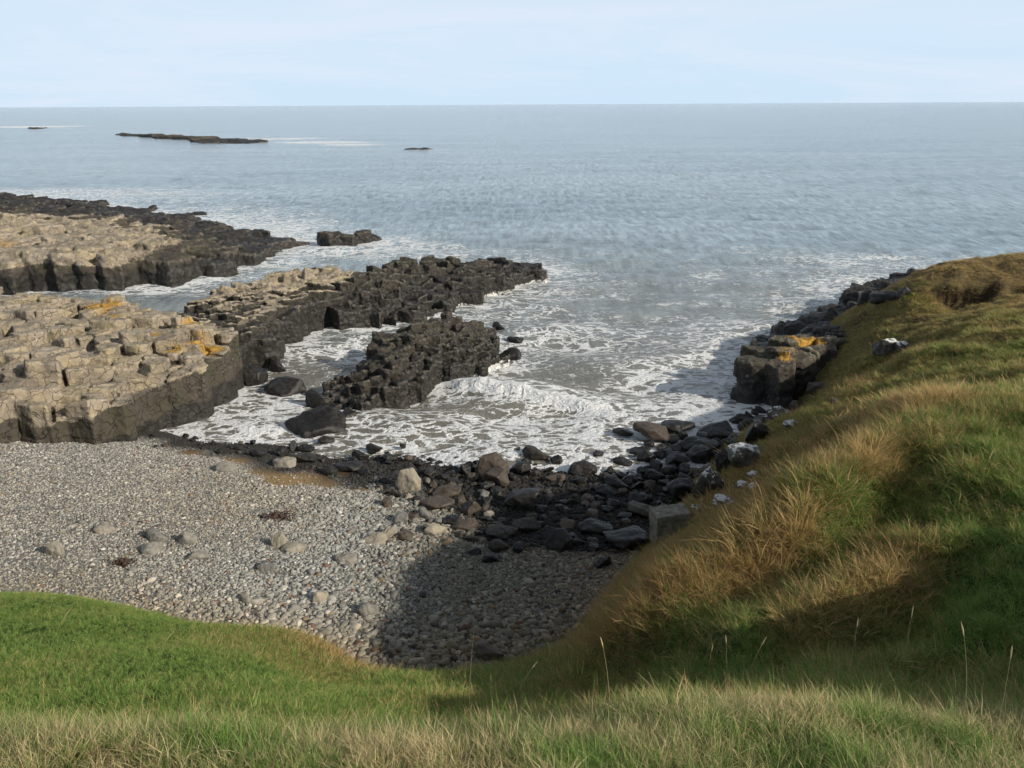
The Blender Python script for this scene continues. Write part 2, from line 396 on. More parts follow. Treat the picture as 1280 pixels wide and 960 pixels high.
def mat_stone(name, lo, hi, rough, whit=0.0, spec=0.35, wetline=False, brown=None):
    m, T = newmat(name)
    g = T.n('ShaderNodeNewGeometry'); P = g.outputs['Position']; tc = T.n('ShaderNodeTexCoord').outputs['Object']
    oi = T.n('ShaderNodeObjectInfo').outputs['Random']
    nm = T.noise(P, 5.0, 6, 0.65); nf = T.noise(P, 26, 4, 0.65)
    c = T.mix(T.ramp(nm, 0.3, 0.7), lo, hi)
    if brown is not None: c = T.mix(T.math('MULTIPLY', oi, 0.8), c, T.mix(nm, tuple(0.5 * x for x in brown), brown))
    hsv = T.n('ShaderNodeHueSaturation'); T.set(hsv, 'Color', c); T.set(hsv, 'Value', T.ramp(oi, 0, 1, 0.7, 1.3, False)); c = hsv.outputs[0]
    pt = g.outputs['Pointiness']
    c = T.mix(T.ramp(pt, 0.52, 0.62, 0, 0.35), c, T.mix(0.5, c, (0.5, 0.48, 0.44)))
    if whit:
        nz = T.n('ShaderNodeSeparateXYZ', inp={0: g.outputs['Normal']}).outputs[2]
        k = T.math('ADD', T.math('MULTIPLY', nz, 0.55), T.math('MULTIPLY', T.math('SUBTRACT', T.noise(P, 4.5, 6, .7), 0.5), 3.4))
        c = T.mix(T.ramp(k, 0.95 - whit, 1.15 - whit), c, T.mix(nf, (0.5, 0.5, 0.47), (0.75, 0.75, 0.73)))
    h = T.math('ADD', T.math('MULTIPLY', nm, 0.6), T.math('MULTIPLY', nf, 0.25))
    b = T.pbsdf(c, rough, T.bump(h, 0.8, 0.06), spec)
    T.out(b.outputs[0]); return m
def mat_pebble():
    m, T = newmat("beach_pebble")
    g = T.n('ShaderNodeNewGeometry'); P = g.outputs['Position']
    tint = T.attr('tint', 'INSTANCER').outputs['Color']
    nm = T.noise(P, 18, 4, 0.6)
    c = T.mix(T.ramp(nm, 0.3, 0.7, 0.35, 0.0), tint, T.mix(0.6, tint, (0.03, 0.03, 0.03)))
    b = T.pbsdf(c, 0.8, T.bump(nm, 0.5, 0.02), 0.3)
    T.out(b.outputs[0]); return m
def mat_grass():
    m, T = newmat("grass_blade")
    tint = T.attr('tint', 'INSTANCER').outputs['Color']; dry = T.attr('dryness', 'INSTANCER').outputs['Fac']
    br = T.attr('brand').outputs['Fac']; tp = T.attr('tipf').outputs['Fac']
    d = T.math('ADD', dry, T.math('ADD', T.math('MULTIPLY', T.math('SUBTRACT', br, 0.5), 1.0), T.math('MULTIPLY', T.math('SUBTRACT', tp, 0.55), 0.35)))
    k = T.ramp(d, 0.38, 0.62)
    green = T.mix(br, (0.10, 0.19, 0.032), (0.30, 0.44, 0.11))
    straw = T.mix(T.math('FRACT', T.math('MULTIPLY', br, 7.3)), (0.40, 0.325, 0.175), (0.74, 0.63, 0.385))
    straw = T.mix(1.0, straw, tint, 'MULTIPLY')
    c = T.mix(k, green, straw)
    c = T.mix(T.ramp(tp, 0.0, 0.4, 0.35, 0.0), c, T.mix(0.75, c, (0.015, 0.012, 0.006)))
    b = T.pbsdf(c, 0.6, None, 0.25)
    tr = T.n('ShaderNodeBsdfTranslucent'); T.set(tr, 'Color', c)
    mx = T.n('ShaderNodeMixShader'); mx.inputs[0].default_value = 0.38
    T.t.links.new(b.outputs[0], mx.inputs[1]); T.t.links.new(tr.outputs[0], mx.inputs[2])
    T.out(mx.outputs[0]); return m
def mat_sea():
    m, T = newmat("sea_water")
    g = T.n('ShaderNodeNewGeometry'); P = g.outputs['Position']
    foam = T.attr('foam').outputs['Fac']; shal = T.attr('shallow').outputs['Fac']; dist = T.attr('far').outputs['Fac']
    mp = T.n('ShaderNodeMapping'); T.set(mp, 'Vector', P); mp.inputs['Scale'].default_value = (0.75, 1.25, 1.0); V = mp.outputs[0]
    wn = T.n('ShaderNodeTexNoise'); T.set(wn, 'Vector', V); wn.inputs['Scale'].default_value = 0.9; wn.inputs['Detail'].default_value = 4
    wv = T.n('ShaderNodeVectorMath', operation='MULTIPLY_ADD', inp={0: wn.outputs['Color'], 1: (2.6, 2.6, 0), 2: V}).outputs[0]
    wn2 = T.n('ShaderNodeTexNoise'); T.set(wn2, 'Vector', V); wn2.inputs['Scale'].default_value = 4.0; wn2.inputs['Detail'].default_value = 3
    wv = T.n('ShaderNodeVectorMath', operation='MULTIPLY_ADD', inp={0: wn2.outputs['Color'], 1: (0.5, 0.5, 0), 2: wv}).outputs[0]
    e1 = T.ramp(T.vor(wv, 1.15, 'DISTANCE_TO_EDGE').outputs[0], 0.0, 0.30, 1, 0, False)
    e2 = T.ramp(T.vor(wv, 3.1, 'DISTANCE_TO_EDGE').outputs[0], 0.0, 0.35, 1, 0, False)
    nf = T.noise(V, 1.3, 6, 0.68)
    lace = T.math('ADD', T.math('MULTIPLY', e1, 0.46), T.math('ADD', T.math('MULTIPLY', e2, 0.24), T.math('MULTIPLY', nf, 0.40)))
    thr = T.math('SUBTRACT', T.math('ADD', 0.985, T.math('MULTIPLY', T.math('SUBTRACT', T.noise(V, 0.28, 4, 0.6, 0.8), 0.5), 0.55)), T.math('MULTIPLY', foam, 0.76))
    fm = T.ramp(T.math('SUBTRACT', lace, thr), -0.05, 0.13)
    # water body
    mp4 = T.n('ShaderNodeMapping'); T.set(mp4, 'Vector', P); mp4.inputs['Scale'].default_value = (0.010, 0.045, 1.0)
    deep = T.mix(T.ramp(T.noise(mp4.outputs[0], 1.0, 5, 0.65, 0.5), 0.32, 0.68), (0.21, 0.285, 0.335), (0.30, 0.38, 0.425))
    murk = T.mix(T.noise(P, 0.35, 4, 0.6), (0.13, 0.125, 0.105), (0.19, 0.175, 0.14))
    mp3 = T.n('ShaderNodeMapping'); T.set(mp3, 'Vector', P); mp3.inputs['Scale'].default_value = (1.1, 0.20, 1.0)
    rip_glint = T.ramp(T.noise(mp3.outputs[0], 1.0, 6, 0.75), 0.38, 0.64, 0.72, 1.34)  # sparkle of ripple facets painted into the sea colour, light and dark
    deep = T.mix(1.0, deep, T.n('ShaderNodeCombineColor', inp={0: rip_glint, 1: rip_glint, 2: rip_glint}).outputs[0], 'MULTIPLY')
    c = T.mix(shal, deep, murk)
    n1 = T.noise(V, 1.5, 5, 0.65); n3 = T.noise(V, 6.0, 4, 0.6); n0 = T.noise(V, 0.22, 4, 0.6)
    h = T.math('ADD', T.math('MULTIPLY', n1, 1.0), T.math('ADD', T.math('MULTIPLY', n3, 0.26), T.math('MULTIPLY', n0, 0.25)))
    mp2 = T.n('ShaderNodeMapping'); T.set(mp2, 'Vector', P); mp2.inputs['Scale'].default_value = (0.55, 0.16, 1.0)
    nfar = T.noise(mp2.outputs[0], 1.0, 5, 0.7)
    h = T.math('ADD', h, T.math('MULTIPLY', fm, 0.10))
    h = T.math('ADD', h, T.math('MULTIPLY', T.math('MULTIPLY', nfar, dist), 5.0))
    nrm = T.bump(h, 0.5, 0.45)
    wb = T.pbsdf(c, 0.16, nrm, 0.5); wb.inputs['IOR'].default_value = 1.33
    fcol = T.mix(T.noise(P, 9, 4, 0.7), (0.60, 0.62, 0.62), (0.86, 0.87, 0.87))
    fb = T.pbsdf(fcol, 0.75, T.bump(T.math('ADD', lace, T.math('MULTIPLY', n3, 0.6)), 0.8, 0.2), 0.2)
    mx = T.n('ShaderNodeMixShader'); T.set(mx, 0, T.math('MULTIPLY', fm, 0.92))
    T.t.links.new(wb.outputs[0], mx.inputs[1]); T.t.links.new(fb.outputs[0], mx.inputs[2])
    T.out(mx.outputs[0]); return m
M_BEACH, M_HILL, M_ROCK, M_PEB, M_GRASS, M_SEA = mat_beach(), mat_hill(), mat_rock(), mat_pebble(), mat_grass(), mat_sea()
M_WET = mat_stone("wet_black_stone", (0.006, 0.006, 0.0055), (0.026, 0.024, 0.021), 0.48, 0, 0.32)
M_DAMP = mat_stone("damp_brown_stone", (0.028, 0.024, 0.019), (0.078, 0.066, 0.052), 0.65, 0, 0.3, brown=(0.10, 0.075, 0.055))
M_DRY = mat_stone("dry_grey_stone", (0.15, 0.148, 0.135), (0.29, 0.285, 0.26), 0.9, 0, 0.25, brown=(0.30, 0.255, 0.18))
M_WHITE = mat_stone("white_splashed_stone", (0.05, 0.048, 0.042), (0.14, 0.13, 0.11), 0.85, 0.62, 0.3)
M_CONC = mat_stone("weathered_concrete", (0.10, 0.098, 0.07), (0.27, 0.245, 0.20), 0.95, 0.0, 0.2)

# ------------------------------------------------------------------ setting: beach, hillside
SANDP = [(360, 601, .9), (385, 598, 1.0), (405, 604, .7), (330, 590, .6), (240, 566, .5), (300, 575, .6), (450, 612, .4), (345, 594, .6), (425, 592, .5)]
me = grid_mesh("beach", BG); V = coords(me)
sand = np.zeros(len(V))
for (px, py, r) in SANDP:
    p = hit(px, py, beach_z); sand = np.maximum(sand, np.exp(-(((V[:, 0] - p[0]) / (1.3 * r)) ** 2 + ((V[:, 1] - p[1]) / (1.0 * r)) ** 2)))
sand = sst(0.25, 0.6, sand + 0.3 * n2(V[:, 0], V[:, 1], 1.2, 3)) 
set_attr(me, 'sand', sand)
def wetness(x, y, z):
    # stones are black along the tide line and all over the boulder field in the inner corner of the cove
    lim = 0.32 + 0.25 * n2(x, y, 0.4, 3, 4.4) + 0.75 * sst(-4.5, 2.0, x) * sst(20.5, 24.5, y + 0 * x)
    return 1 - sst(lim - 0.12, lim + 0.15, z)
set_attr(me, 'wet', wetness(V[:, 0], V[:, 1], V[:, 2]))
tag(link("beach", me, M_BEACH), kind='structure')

VEG = [  # px, py, dryness, height m, brown
    (700, 815, .75, .24, .7), (800, 735, .85, .32, .8), (880, 685, .8, .32, .7), (760, 830, .45, .2, .4), (650, 858, .25, .16, .2), (900, 820, .35, .2, .4), (850, 855, .22, .16, .1),
    (960, 760, .45, .24, .2), (1000, 660, 1., .5, 0), (950, 690, 1., .5, 0), (900, 720, .95, .42, .2), (1080, 580, 1., .5, 0), (1140, 520, .95, .4, 0), (1050, 665, .12, .2, 0), (1110, 625, .12, .2, 0),
    (1150, 600, .2, .24, 0), (1120, 725, .9, .4, .3), (1000, 785, .9, .4, 0), (1060, 755, .9, .42, .2), (1200, 640, .2, .24, 0), (1260, 600, .28, .24, 0), (1230, 720, .18, .22, 0), (1280, 800, .15, .2, 0),
    (1100, 825, .25, .2, 0), (1200, 820, .2, .2, 0), (1250, 500, .45, .18, 0), (1200, 430, .55, .14, .1), (1100, 460, .65, .16, .5), (1000, 560, .7, .18, .7), (960, 620, .8, .26, .6), (1050, 500, .65, .18, .5),
    (1250, 400, .55, .12, .2), (1250, 330, .95, .05, -.3), (1200, 338, .95, .05, -.3), (1280, 345, .9, .05, -.3), (1230, 385, .75, .07, 0), (1180, 400, .6, .09, .2), (1150, 380, .6, .12, .4), (900, 640, .75, .2, .5), (1240, 560, .3, .22, 0), (1175, 555, .5, .28, .1), (1150, 470, .5, .16, .3),
    (1040, 560, .8, .2, .7), (920, 665, .95, .3, .7), (990, 610, .9, .3, .6), (780, 790, .9, .28, .8), (850, 740, .95, .34, .7), (1250, 680, .08, .18, 0), (1180, 650, .1, .2, 0), (1260, 740, .05, .18, 0), (1150, 640, .3, .22, 0), (1230, 580, .15, .2, 0), (860, 800, .3, .2, .5), (930, 830, .15, .16, 0), (1270, 440, .4, .16, .1), (820, 800, .6, .26, .7), (980, 850, .3, .2, .1), (1020, 720, .4, .25, .3), (950, 790, .3, .2, .2), (1100, 680, .6, .3, .4), (1215, 600, .5, .3, 0),
    (560, 860, .3, .14, .3), (500, 855, .12, .12, 0), (430, 830, .85, .2, .1), (400, 806, .75, .2, .1), (330, 800, .35, .12, 0), (300, 840, .1, .08, 0), (100, 800, .05, .07, 0), (0, 850, .2, .1, 0), (200, 830, .05, .07, 0),
    (100, 745, .25, .08, 0), (0, 738, .5, .08, 0), (0, 760, .12, .07, 0), (200, 780, .12, .07, 0), (250, 868, .15, .1, 0), (400, 868, .12, .1, 0), (380, 845, .4, .1, 0), (-200, 800, .1, .07, 0)]
_vp = np.array([list(hit(v[0], v[1], base_hill, t0=6.4)) for v in VEG]); _vv = np.array([v[2:] for v in VEG], float)
def veg(x, y):
    x = np.asarray(x, float); y = np.asarray(y, float)
    d2 = (x[:, None] - _vp[None, :, 0]) ** 2 + (y[:, None] - _vp[None, :, 1]) ** 2
    wgt = 1 / (d2 + 0.15) ** 1.6
    v = (wgt @ _vv) / wgt.sum(1)[:, None]
    # near brow
    nb = 1 - sst(6.0, 6.8, y)
    bd = 0.46 + 0.10 * np.clip(-x / 4, -1, 1) + 0.7 * n2(x, y, 0.9, 3, 7.7)
    v[:, 0] = v[:, 0] * (1 - nb) + nb * np.clip(bd, 0.15, 1); v[:, 1] = v[:, 1] * (1 - nb) + nb * (0.16 + 0.09 * n2(x, y, 1.1, 2, 3.3)); v[:, 2] *= (1 - nb)
    return v
me = grid_mesh("hillside", HG); V = coords(me); N = normals(me)
vv = np.concatenate([veg(V[k:k + 20000, 0], V[k:k + 20000, 1]) for k in range(0, len(V), 20000)])
set_attr(me, 'dry', vv[:, 0])
soil = (1 - sst(0.62, 0.74, N[:, 2])) * sst(30, 36, V[:, 1])
soil = np.maximum(soil, 0.85 * sst(.22, .42, n2(V[:, 0], V[:, 1], 0.33, 4, 14.0)) * sst(20, 30, V[:, 1]) * sst(1.0, 2.5, V[:, 2]))
set_attr(me, 'soil', soil)
tag(link("hillside", me, M_HILL), kind='structure')

# ------------------------------------------------------------------ jointed rock outcrops
def vor_cells(seeds, R):
    cells = []
    for i, s in enumerate(seeds):
        d = np.hypot(seeds[:, 0] - s[0], seeds[:, 1] - s[1])
        nbr = [j for j in np.argsort(d)[1:22] if d[j] < 4 * R]
        poly = [(s[0] + R * a, s[1] + R * b) for a, b in ((-1.3, -1.3), (1.3, -1.3), (1.3, 1.3), (-1.3, 1.3))]
        for j in nbr:
            mx, my = (s + seeds[j]) / 2; nx, ny = seeds[j] - s
            new = []; n = len(poly)
            for k in range(n):
                a, b = poly[k], poly[(k + 1) % n]
                da = (a[0] - mx) * nx + (a[1] - my) * ny; db = (b[0] - mx) * nx + (b[1] - my) * ny
                if da <= 0: new.append(a)
                if da * db < 0:
                    t = da / (da - db); new.append((a[0] + t * (b[0] - a[0]), a[1] + t * (b[1] - a[1])))
            poly = new
            if len(poly) < 3: break
        cells.append(poly)
    return cells
def smooth(V, me, it=1, f=0.5):
    E = np.empty(len(me.edges) * 2, np.int32); me.edges.foreach_get('vertices', E); E = E.reshape(-1, 2)
    n = np.bincount(E.ravel(), minlength=len(V))[:, None]
    for _ in range(it):
        S = np.zeros_like(V)
        for c in range(3):
            S[:, c] = np.bincount(E[:, 0], V[E[:, 1], c], len(V)) + np.bincount(E[:, 1], V[E[:, 0], c], len(V))
        V = V * (1 - f) + f * S / np.maximum(n, 1)
    return V
def remeshed(name, bm, voxel):
    me = bpy.data.meshes.new(name + "_src"); bm.to_mesh(me); bm.free()
    o = bpy.data.objects.new(name + "_src", me); COL.objects.link(o)
    md = o.modifiers.new("remesh", 'REMESH'); md.mode = 'VOXEL'; md.voxel_size = voxel; md.use_smooth_shade = True
    dg = bpy.context.evaluated_depsgraph_get(); ev = o.evaluated_get(dg)
    out = bpy.data.meshes.new_from_object(ev, depsgraph=dg); out.name = name
    bpy.data.objects.remove(o); bpy.data.meshes.remove(me)
    out.polygons.foreach_set("use_smooth", np.ones(len(out.polygons), bool))
    return out
def prism(bm, poly, z0, z1, tilt, c, ch):
    """one joint block with chamfered top"""
    n = len(poly)
    zt = lambda p: z1 + tilt[0] * (p[0] - c[0]) + tilt[1] * (p[1] - c[1])
    bot = [bm.verts.new((p[0], p[1], z0)) for p in poly]
    mid = [bm.verts.new((p[0], p[1], max(z0 + .02, zt(p) - ch))) for p in poly]
    q = [(c[0] + (p[0] - c[0]) * 0.93, c[1] + (p[1] - c[1]) * 0.93) for p in poly]
    top = [bm.verts.new((p[0], p[1], max(z0 + .03, zt(p)))) for p in q]
    for a, b in ((bot, mid), (mid, top)):
        for k in range(n): bm.faces.new((a[k], a[(k + 1) % n], b[(k + 1) % n], b[k]))
    bm.faces.new(top); bm.faces.new(bot[::-1])
OUTLINES = []
def outcrop(name, poly, tops, cell, ang, aspect=1.5, voxel=0.09, jit=0.25, gap=0.05, layer=0.7, zbase=-1.2, tilt=0.12, dn=0.10, seed=1, attrs=None, edge=0.0, label=None, cat='rock', group=None, skip=0.0, step=0.45, q=0.75, fine=0.03, bed=(0.0, 0.0), chunk=0.10):
    rg = np.random.default_rng(seed)
    poly = [np.array(p[:2], float) for p in poly]; OUTLINES.append(poly)
    Tt = TPS(tops, 0.3); P = np.array(poly); lo, hi = P.min(0) - cell * 2, P.max(0) + cell * 2
    c, s = math.cos(ang), math.sin(ang); ctr = P.mean(0); L = np.linalg.norm(hi - lo)
    cx, cy = cell * math.sqrt(aspect), cell / math.sqrt(aspect)
    U, W = np.meshgrid(np.arange(-L / 2, L / 2, cx), np.arange(-L / 2, L / 2, cy))
    U = U + (np.arange(U.shape[0])[:, None] % 2) * cx * 0.5
    U = U + rg.uniform(-.6, .6, U.shape) * cx; W = W + rg.uniform(-.5, .5, W.shape) * cy
    S = np.stack([ctr[0] + U.ravel() * c - W.ravel() * s, ctr[1] + U.ravel() * s + W.ravel() * c], 1)
    S = S[rg.random(len(S)) > np.clip(0.30 + 0.8 * n2(S[:, 0], S[:, 1], 0.25 / cell, 2, seed * 0.9), 0.02, 0.7)]
    d, _ = segdist(S[:, 0], S[:, 1], poly, True); ins = inpoly(S[:, 0], S[:, 1], poly)
    S = S[ins | (d < cell * 2.2)]
    d, _ = segdist(S[:, 0], S[:, 1], poly, True); ins = inpoly(S[:, 0], S[:, 1], poly)
    zt = Tt(S[:, 0], S[:, 1])
    cells = vor_cells(S, cell * 2.0)
    low = n2(S[:, 0], S[:, 1], 0.45 / cell, 2, seed * 1.7)
    bm = bmesh.new()
    for k, pl in enumerate(cells):
        if not ins[k] or len(pl) < 3: continue
        if skip and rg.random() < skip: continue
        pc = np.mean(pl, 0)
        zz_ = zt[k] + jit * 1.3 * low[k]; top = (math.floor(zz_ / step + 0.5) * step * q + zz_ * (1 - q)) + rg.normal() * jit * 0.13 - edge * math.exp(-d[k] / cell) * rg.uniform(0, 1)
        if rg.random() < 0.07: top -= jit * 1.0
        top = max(top, zbase + 0.3)
        g = gap * max(-0.3, rg.uniform(-0.8, 1.3))
        sz = math.sqrt(max(1e-3, abs(sum(pl[i][0] * pl[(i + 1) % len(pl)][1] - pl[(i + 1) % len(pl)][0] * pl[i][1] for i in range(len(pl)))) / 2))
        f = max(0.6, 1 - 2 * g / max(sz, .1)); z = zbase
        while z < top - 0.02:
            z1 = z + layer * rg.uniform(0.6, 1.5)
            if z1 > top - layer * 0.35: z1 = top
            off = rg.normal(size=2) * 0.045 * cell; ff = f * rg.uniform(0.94, 1.03)
            pq = [(pc[0] + (p[0] - pc[0]) * ff + off[0], pc[1] + (p[1] - pc[1]) * ff + off[1]) for p in pl]
            last = z1 >= top - 1e-6
            prism(bm, pq, z - 0.03, z1, np.array(bed) + rg.normal(size=2) * tilt * (1 if last else 0.4), pc + off, (0.05 if last else 0.03) * cell)
            z = z1
    # the solid mass behind the joints
    for k, pl in enumerate(cells):
        if not ins[k] or len(pl) < 3: continue
        pc = np.mean(pl, 0); pq = [(pc[0] + (p[0] - pc[0]) * 1.02, pc[1] + (p[1] - pc[1]) * 1.02) for p in pl]
        if d[k] > cell * 0.5: prism(bm, pq, zbase, max(zbase + .1, zt[k] - jit - 0.35), (0, 0), pc, .02)
    me = remeshed(name, bm, voxel)
    V = smooth(coords(me), me, 1, 0.25)
    me.vertices.foreach_set('co', V.astype(np.float32).ravel()); me.update()
    N = normals(me)
    h = dn * (1.2 * fbm(V * (0.7 / cell) + seed, 3) + 0.9 * (0.5 - 1.6 * np.abs(fbm(V * (1.7 / cell) + 3.3 * seed, 3)))) + chunk * cell * gn((np.floor(V * (2.1 / cell) + 0.45 * gn(V * 1.6 / cell + 5.5)[:, None]) + 0.5) * 0.77) + fine * (fbm(V * 3.1, 3) - 0.6 * np.abs(gn(V * 5.3)))
    V = V + N * h[:, None]
    me.vertices.foreach_set('co', V.astype(np.float32).ravel()); me.update()
    N = normals(me)
    A = dict(dark=np.zeros(len(V)), tan=np.zeros(len(V)), lichen=np.zeros(len(V)), white=np.zeros(len(V)))
    if attrs: attrs(V, N, A)
    for k, a in A.items(): set_attr(me, k, np.clip(a, 0, 1))
    o = link(name, me, M_ROCK); tag(o, label, cat, group)
    return o
def gauss(V, p, r):
    return np.exp(-(((V - np.array(p)) / r) ** 2).sum(1))
def tz(l): return [tuple(PZ(px, py, z)[:2]) + (z,) for px, py, z in l]
def pz(l): return [PZ(px, py, z)[:2] for px, py, z in l]

# near cliff on the left
def at_cliff(V, N, A):
    nz = n2(V[:, 0], V[:, 1], 0.5, 3, 1.0); n3_ = fbm(V * 0.7, 3)
    rt = sst(-19.5, -14.5, V[:, 0])
    zl = 1.9 + 0.85 * rt
    A['tan'] = sst(-0.45, 0.45, V[:, 2] - zl + 0.8 * n3_ + 0.35 * (N[:, 2] - 0.4)) * (1 - 0.9 * sst(0.0, 1, sst(-13.2, -11.5, V[:, 0])))
    A['dark'] = 1 - sst(0.3, 1.3, V[:, 2] + 0.5 * n3_ - 0.7 * sst(-17, -13.5, V[:, 0]))
    for (px, py, z, r) in [(122, 387, 3.85, 1.0), (150, 402, 3.6, .8), (136, 380, 3.95, .7), (255, 425, 3.3, .9), (235, 408, 3.5, .7), (190, 420, 3.5, .5), (215, 435, 3.3, .5), (265, 430, 3.0, .6), (90, 508, 2.4, .45)]:
        A['lichen'] += 0.95 * gauss(V, PZ(px, py, z), r * 1.1)
    A['lichen'] += 0.30 * A['tan'] * sst(.1, .5, n2(V[:, 0], V[:, 1], 0.4, 3, 12.0))
    A['white'] = 0.34 * A['tan'] * np.clip(N[:, 2], 0, 1) * sst(-.1, .4, n2(V[:, 0], V[:, 1], 0.35, 3, 8.8))
outcrop("rock_cliff",
        pz([(-260, 600, 1.2), (-100, 570, 1.2), (0, 560, 1.0), (60, 555, .9), (130, 549, .8), (200, 538, .3), (255, 524, 0), (298, 496, 0), (304, 474, 0), (292, 455, 0.5)]) + pz([(270, 418, 2.6), (215, 383, 3.4), (120, 366, 4.2), (0, 363, 4.2), (-260, 358, 4.2)]),
        tz([(-200, 520, 3.2), (0, 500, 2.9), (130, 487, 2.7), (200, 460, 2.8), (265, 434, 3.0), (290, 452, 2.2), (0, 440, 3.5), (130, 430, 3.6), (240, 410, 3.5), (0, 378, 4.0), (120, 381, 3.9), (200, 392, 3.3), (-200, 420, 3.9), (-200, 378, 4.1), (250, 470, 2.4), (60, 405, 3.7)]),
        0.86, R_(25), 1.6, 0.06, 0.6, 0.075, 0.8, -0.6, 0.08, 0.04, 3, at_cliff, 0.3,
        "tan flat-topped jointed cliff with orange lichen beside the pebble beach", "cliff", fine=0.03, bed=(0.0, -0.07), chunk=0.09)
# long dark spit
def at_spit(V, N, A):
    n3_ = fbm(V * 0.6, 3)
    lim = 0.6 + 0.9 * sst(-17, -8, V[:, 0])
    A['tan'] = sst(0.0, 0.4, V[:, 2] - 2.42 + 0.35 * n3_ + 0.4 * N[:, 2] - 2.2 * sst(-13, -10.2, V[:, 0]))
    A['dark'] = 1 - 0.50 * sst(0.5, 2.4, V[:, 2] + 0.9 * n3_)
    A['lichen'] = 0.5 * gauss(V, PZ(300, 375, 3.0), .5)
    A['white'] = 0.75 * (1 - sst(0.05, 0.35, V[:, 2] + 0.2 * n3_)) * sst(-12, -4, V[:, 0]) * 0.7
outcrop("rock_spit",
        pz([(225, 470, 0), (300, 474, 0), (335, 458, 0), (372, 428, 0), (402, 412, 0), (475, 407, 0), (552, 396, 0), (600, 374, 0), (640, 362, 0), (674, 350, 0), (668, 338, .5), (636, 328, 1.3), (560, 336, 1.5), (500, 341, 1.8), (440, 353, 2), (400, 354, 2), (290, 370, 2), (215, 385, 2.5)]),
        tz([(290, 384, 2.3), (230, 398, 2.3), (340, 376, 2.35), (400, 357, 2.6), (420, 355, 2.6), (330, 410, 2.0), (380, 390, 2.0), (450, 362, 2.2), (450, 385, 1.2), (500, 343, 2.3), (520, 365, 1.4), (560, 341, 2.0), (600, 334, 1.8), (640, 331, 1.5), (660, 342, .9), (620, 350, 1.2), (560, 382, .7), (300, 455, 1.2), (260, 430, 2.0)]),
        0.78, R_(32), 1.5, 0.07, 0.36, 0.015, 1.1, -1.2, 0.20, 0.09, 5, at_spit, 0.35,
        "long dark ridge of broken rock running into the surf, its landward crest pale tan", "rock ridge", step=0.3, q=0.25, fine=0.06, bed=(0.10, -0.20), chunk=0.12)
# nearer reef
def at_reef(V, N, A):
    n3_ = fbm(V * 0.8, 3)
    A['dark'] = 1 - 0.52 * sst(0.4, 2.0, V[:, 2] + 0.9 * n3_ + 0.6 * sst(-5, -8, V[:, 0]))
    A['white'] = 0.8 * (1 - sst(0.05, 0.4, V[:, 2] + 0.25 * n3_)) * sst(-4, -1, V[:, 0])
outcrop("rock_reef",
        pz([(382, 497, 0), (405, 512, 0), (445, 518, 0), (492, 508, 0), (550, 484, 0), (612, 470, 0), (628, 452, 0), (622, 436, 0.3), (610, 420, .8), (560, 412, 1.5), (520, 420, 1.6), (470, 438, 1.4), (448, 460, 1), (415, 482, .4)]),
        tz([(480, 434, 1.95), (530, 411, 2.35), (570, 402, 2.3), (605, 408, 1.7), (625, 430, .8), (500, 460, 1.6), (560, 440, 1.6), (600, 450, .8), (455, 470, 1.1), (430, 495, .55), (460, 500, .6), (540, 468, .9), (400, 497, .3), (450, 445, 1.4)]),
        0.55, R_(35), 1.5, 0.055, 0.45, 0.012, 0.9, -1.2, 0.22, 0.085, 9, at_reef, 0.25,
        "dark humped reef of blocky rock surrounded by foaming water in the cove", "reef", step=0.25, q=0.25, fine=0.055, bed=(0.16, -0.25), chunk=0.18)
# far platform
def at_plat(V, N, A):
    n3_ = fbm(V * 0.25, 3)
    A['tan'] = sst(-0.3, 0.4, V[:, 2] - 2.15 + 0.6 * n3_ + 0.25 * (N[:, 2] - .5)) * (1 - sst(-36, -29, V[:, 0])) 
    A['dark'] = 1 - 0.72 * sst(0.7, 2.2, V[:, 2] + 0.8 * n3_)
    A['white'] = 0.32 * A['tan'] * sst(0, .4, n2(V[:, 0], V[:, 1], .2, 3, 6.6))
    A['lichen'] = 0.7 * gauss(V, PZ(10, 305, 3), 1.2)
outcrop("rock_platform",
        pz([(-330, 405, 0), (-100, 382, 0), (0, 368, 0), (120, 362, 0), (205, 358, 0), (272, 350, 0), (305, 332, 0), (338, 316, 0), (384, 306, 0), (345, 296, 0), (300, 286, 0), (250, 274, 0), (150, 257, 0), (60, 247, 0), (0, 240, 0), (-330, 215, 0)]),
        tz([(-300, 340, 3.2), (0, 325, 3.0), (100, 318, 3.0), (200, 310, 2.8), (245, 318, 2.0), (290, 315, 1.3), (330, 308, .8), (375, 304, .3), (0, 285, 3.0), (100, 285, 2.6), (160, 285, 2.1), (200, 280, 1.4), (0, 262, 1.4), (100, 268, 1.1), (270, 288, .7), (0, 246, .3), (150, 260, .25), (250, 277, .25), (-300, 270, 2.6), (-300, 230, .3), (270, 338, 1.3), (220, 290, 1.5)]),
        1.5, R_(20), 1.9, 0.15, 0.7, 0.09, 0.6, -1.2, 0.14, 0.17, 13, at_plat, 0.3,
        "broad low rock shelf behind the channel, pale stone edged with black seaweed", "rock shelf", fine=0.12)
def at_dark(V, N, A):
    n3_ = fbm(V * 0.5, 3)
    A['dark'] = 1 - 0.5 * sst(0.4, 1.5, V[:, 2] + 0.7 * n3_)
outcrop("sea_rock", pz([(392, 308, 0), (402, 310, 0), (430, 307, 0), (462, 304, 0), (482, 300, 0), (470, 294, .5), (430, 294, .9), (396, 297, .8)]),
        tz([(410, 291, 1.4), (440, 290, 1.5), (465, 292, 1.1), (480, 297, .4), (400, 303, 1.1), (440, 302, .9)]),
        1.0, R_(10), 1.3, 0.10, 0.35, 0.07, 0.5, -1, 0.15, 0.15, 17, at_dark, 0.3, "small black stack of rock standing alone in the sea beyond the spit", "rock")
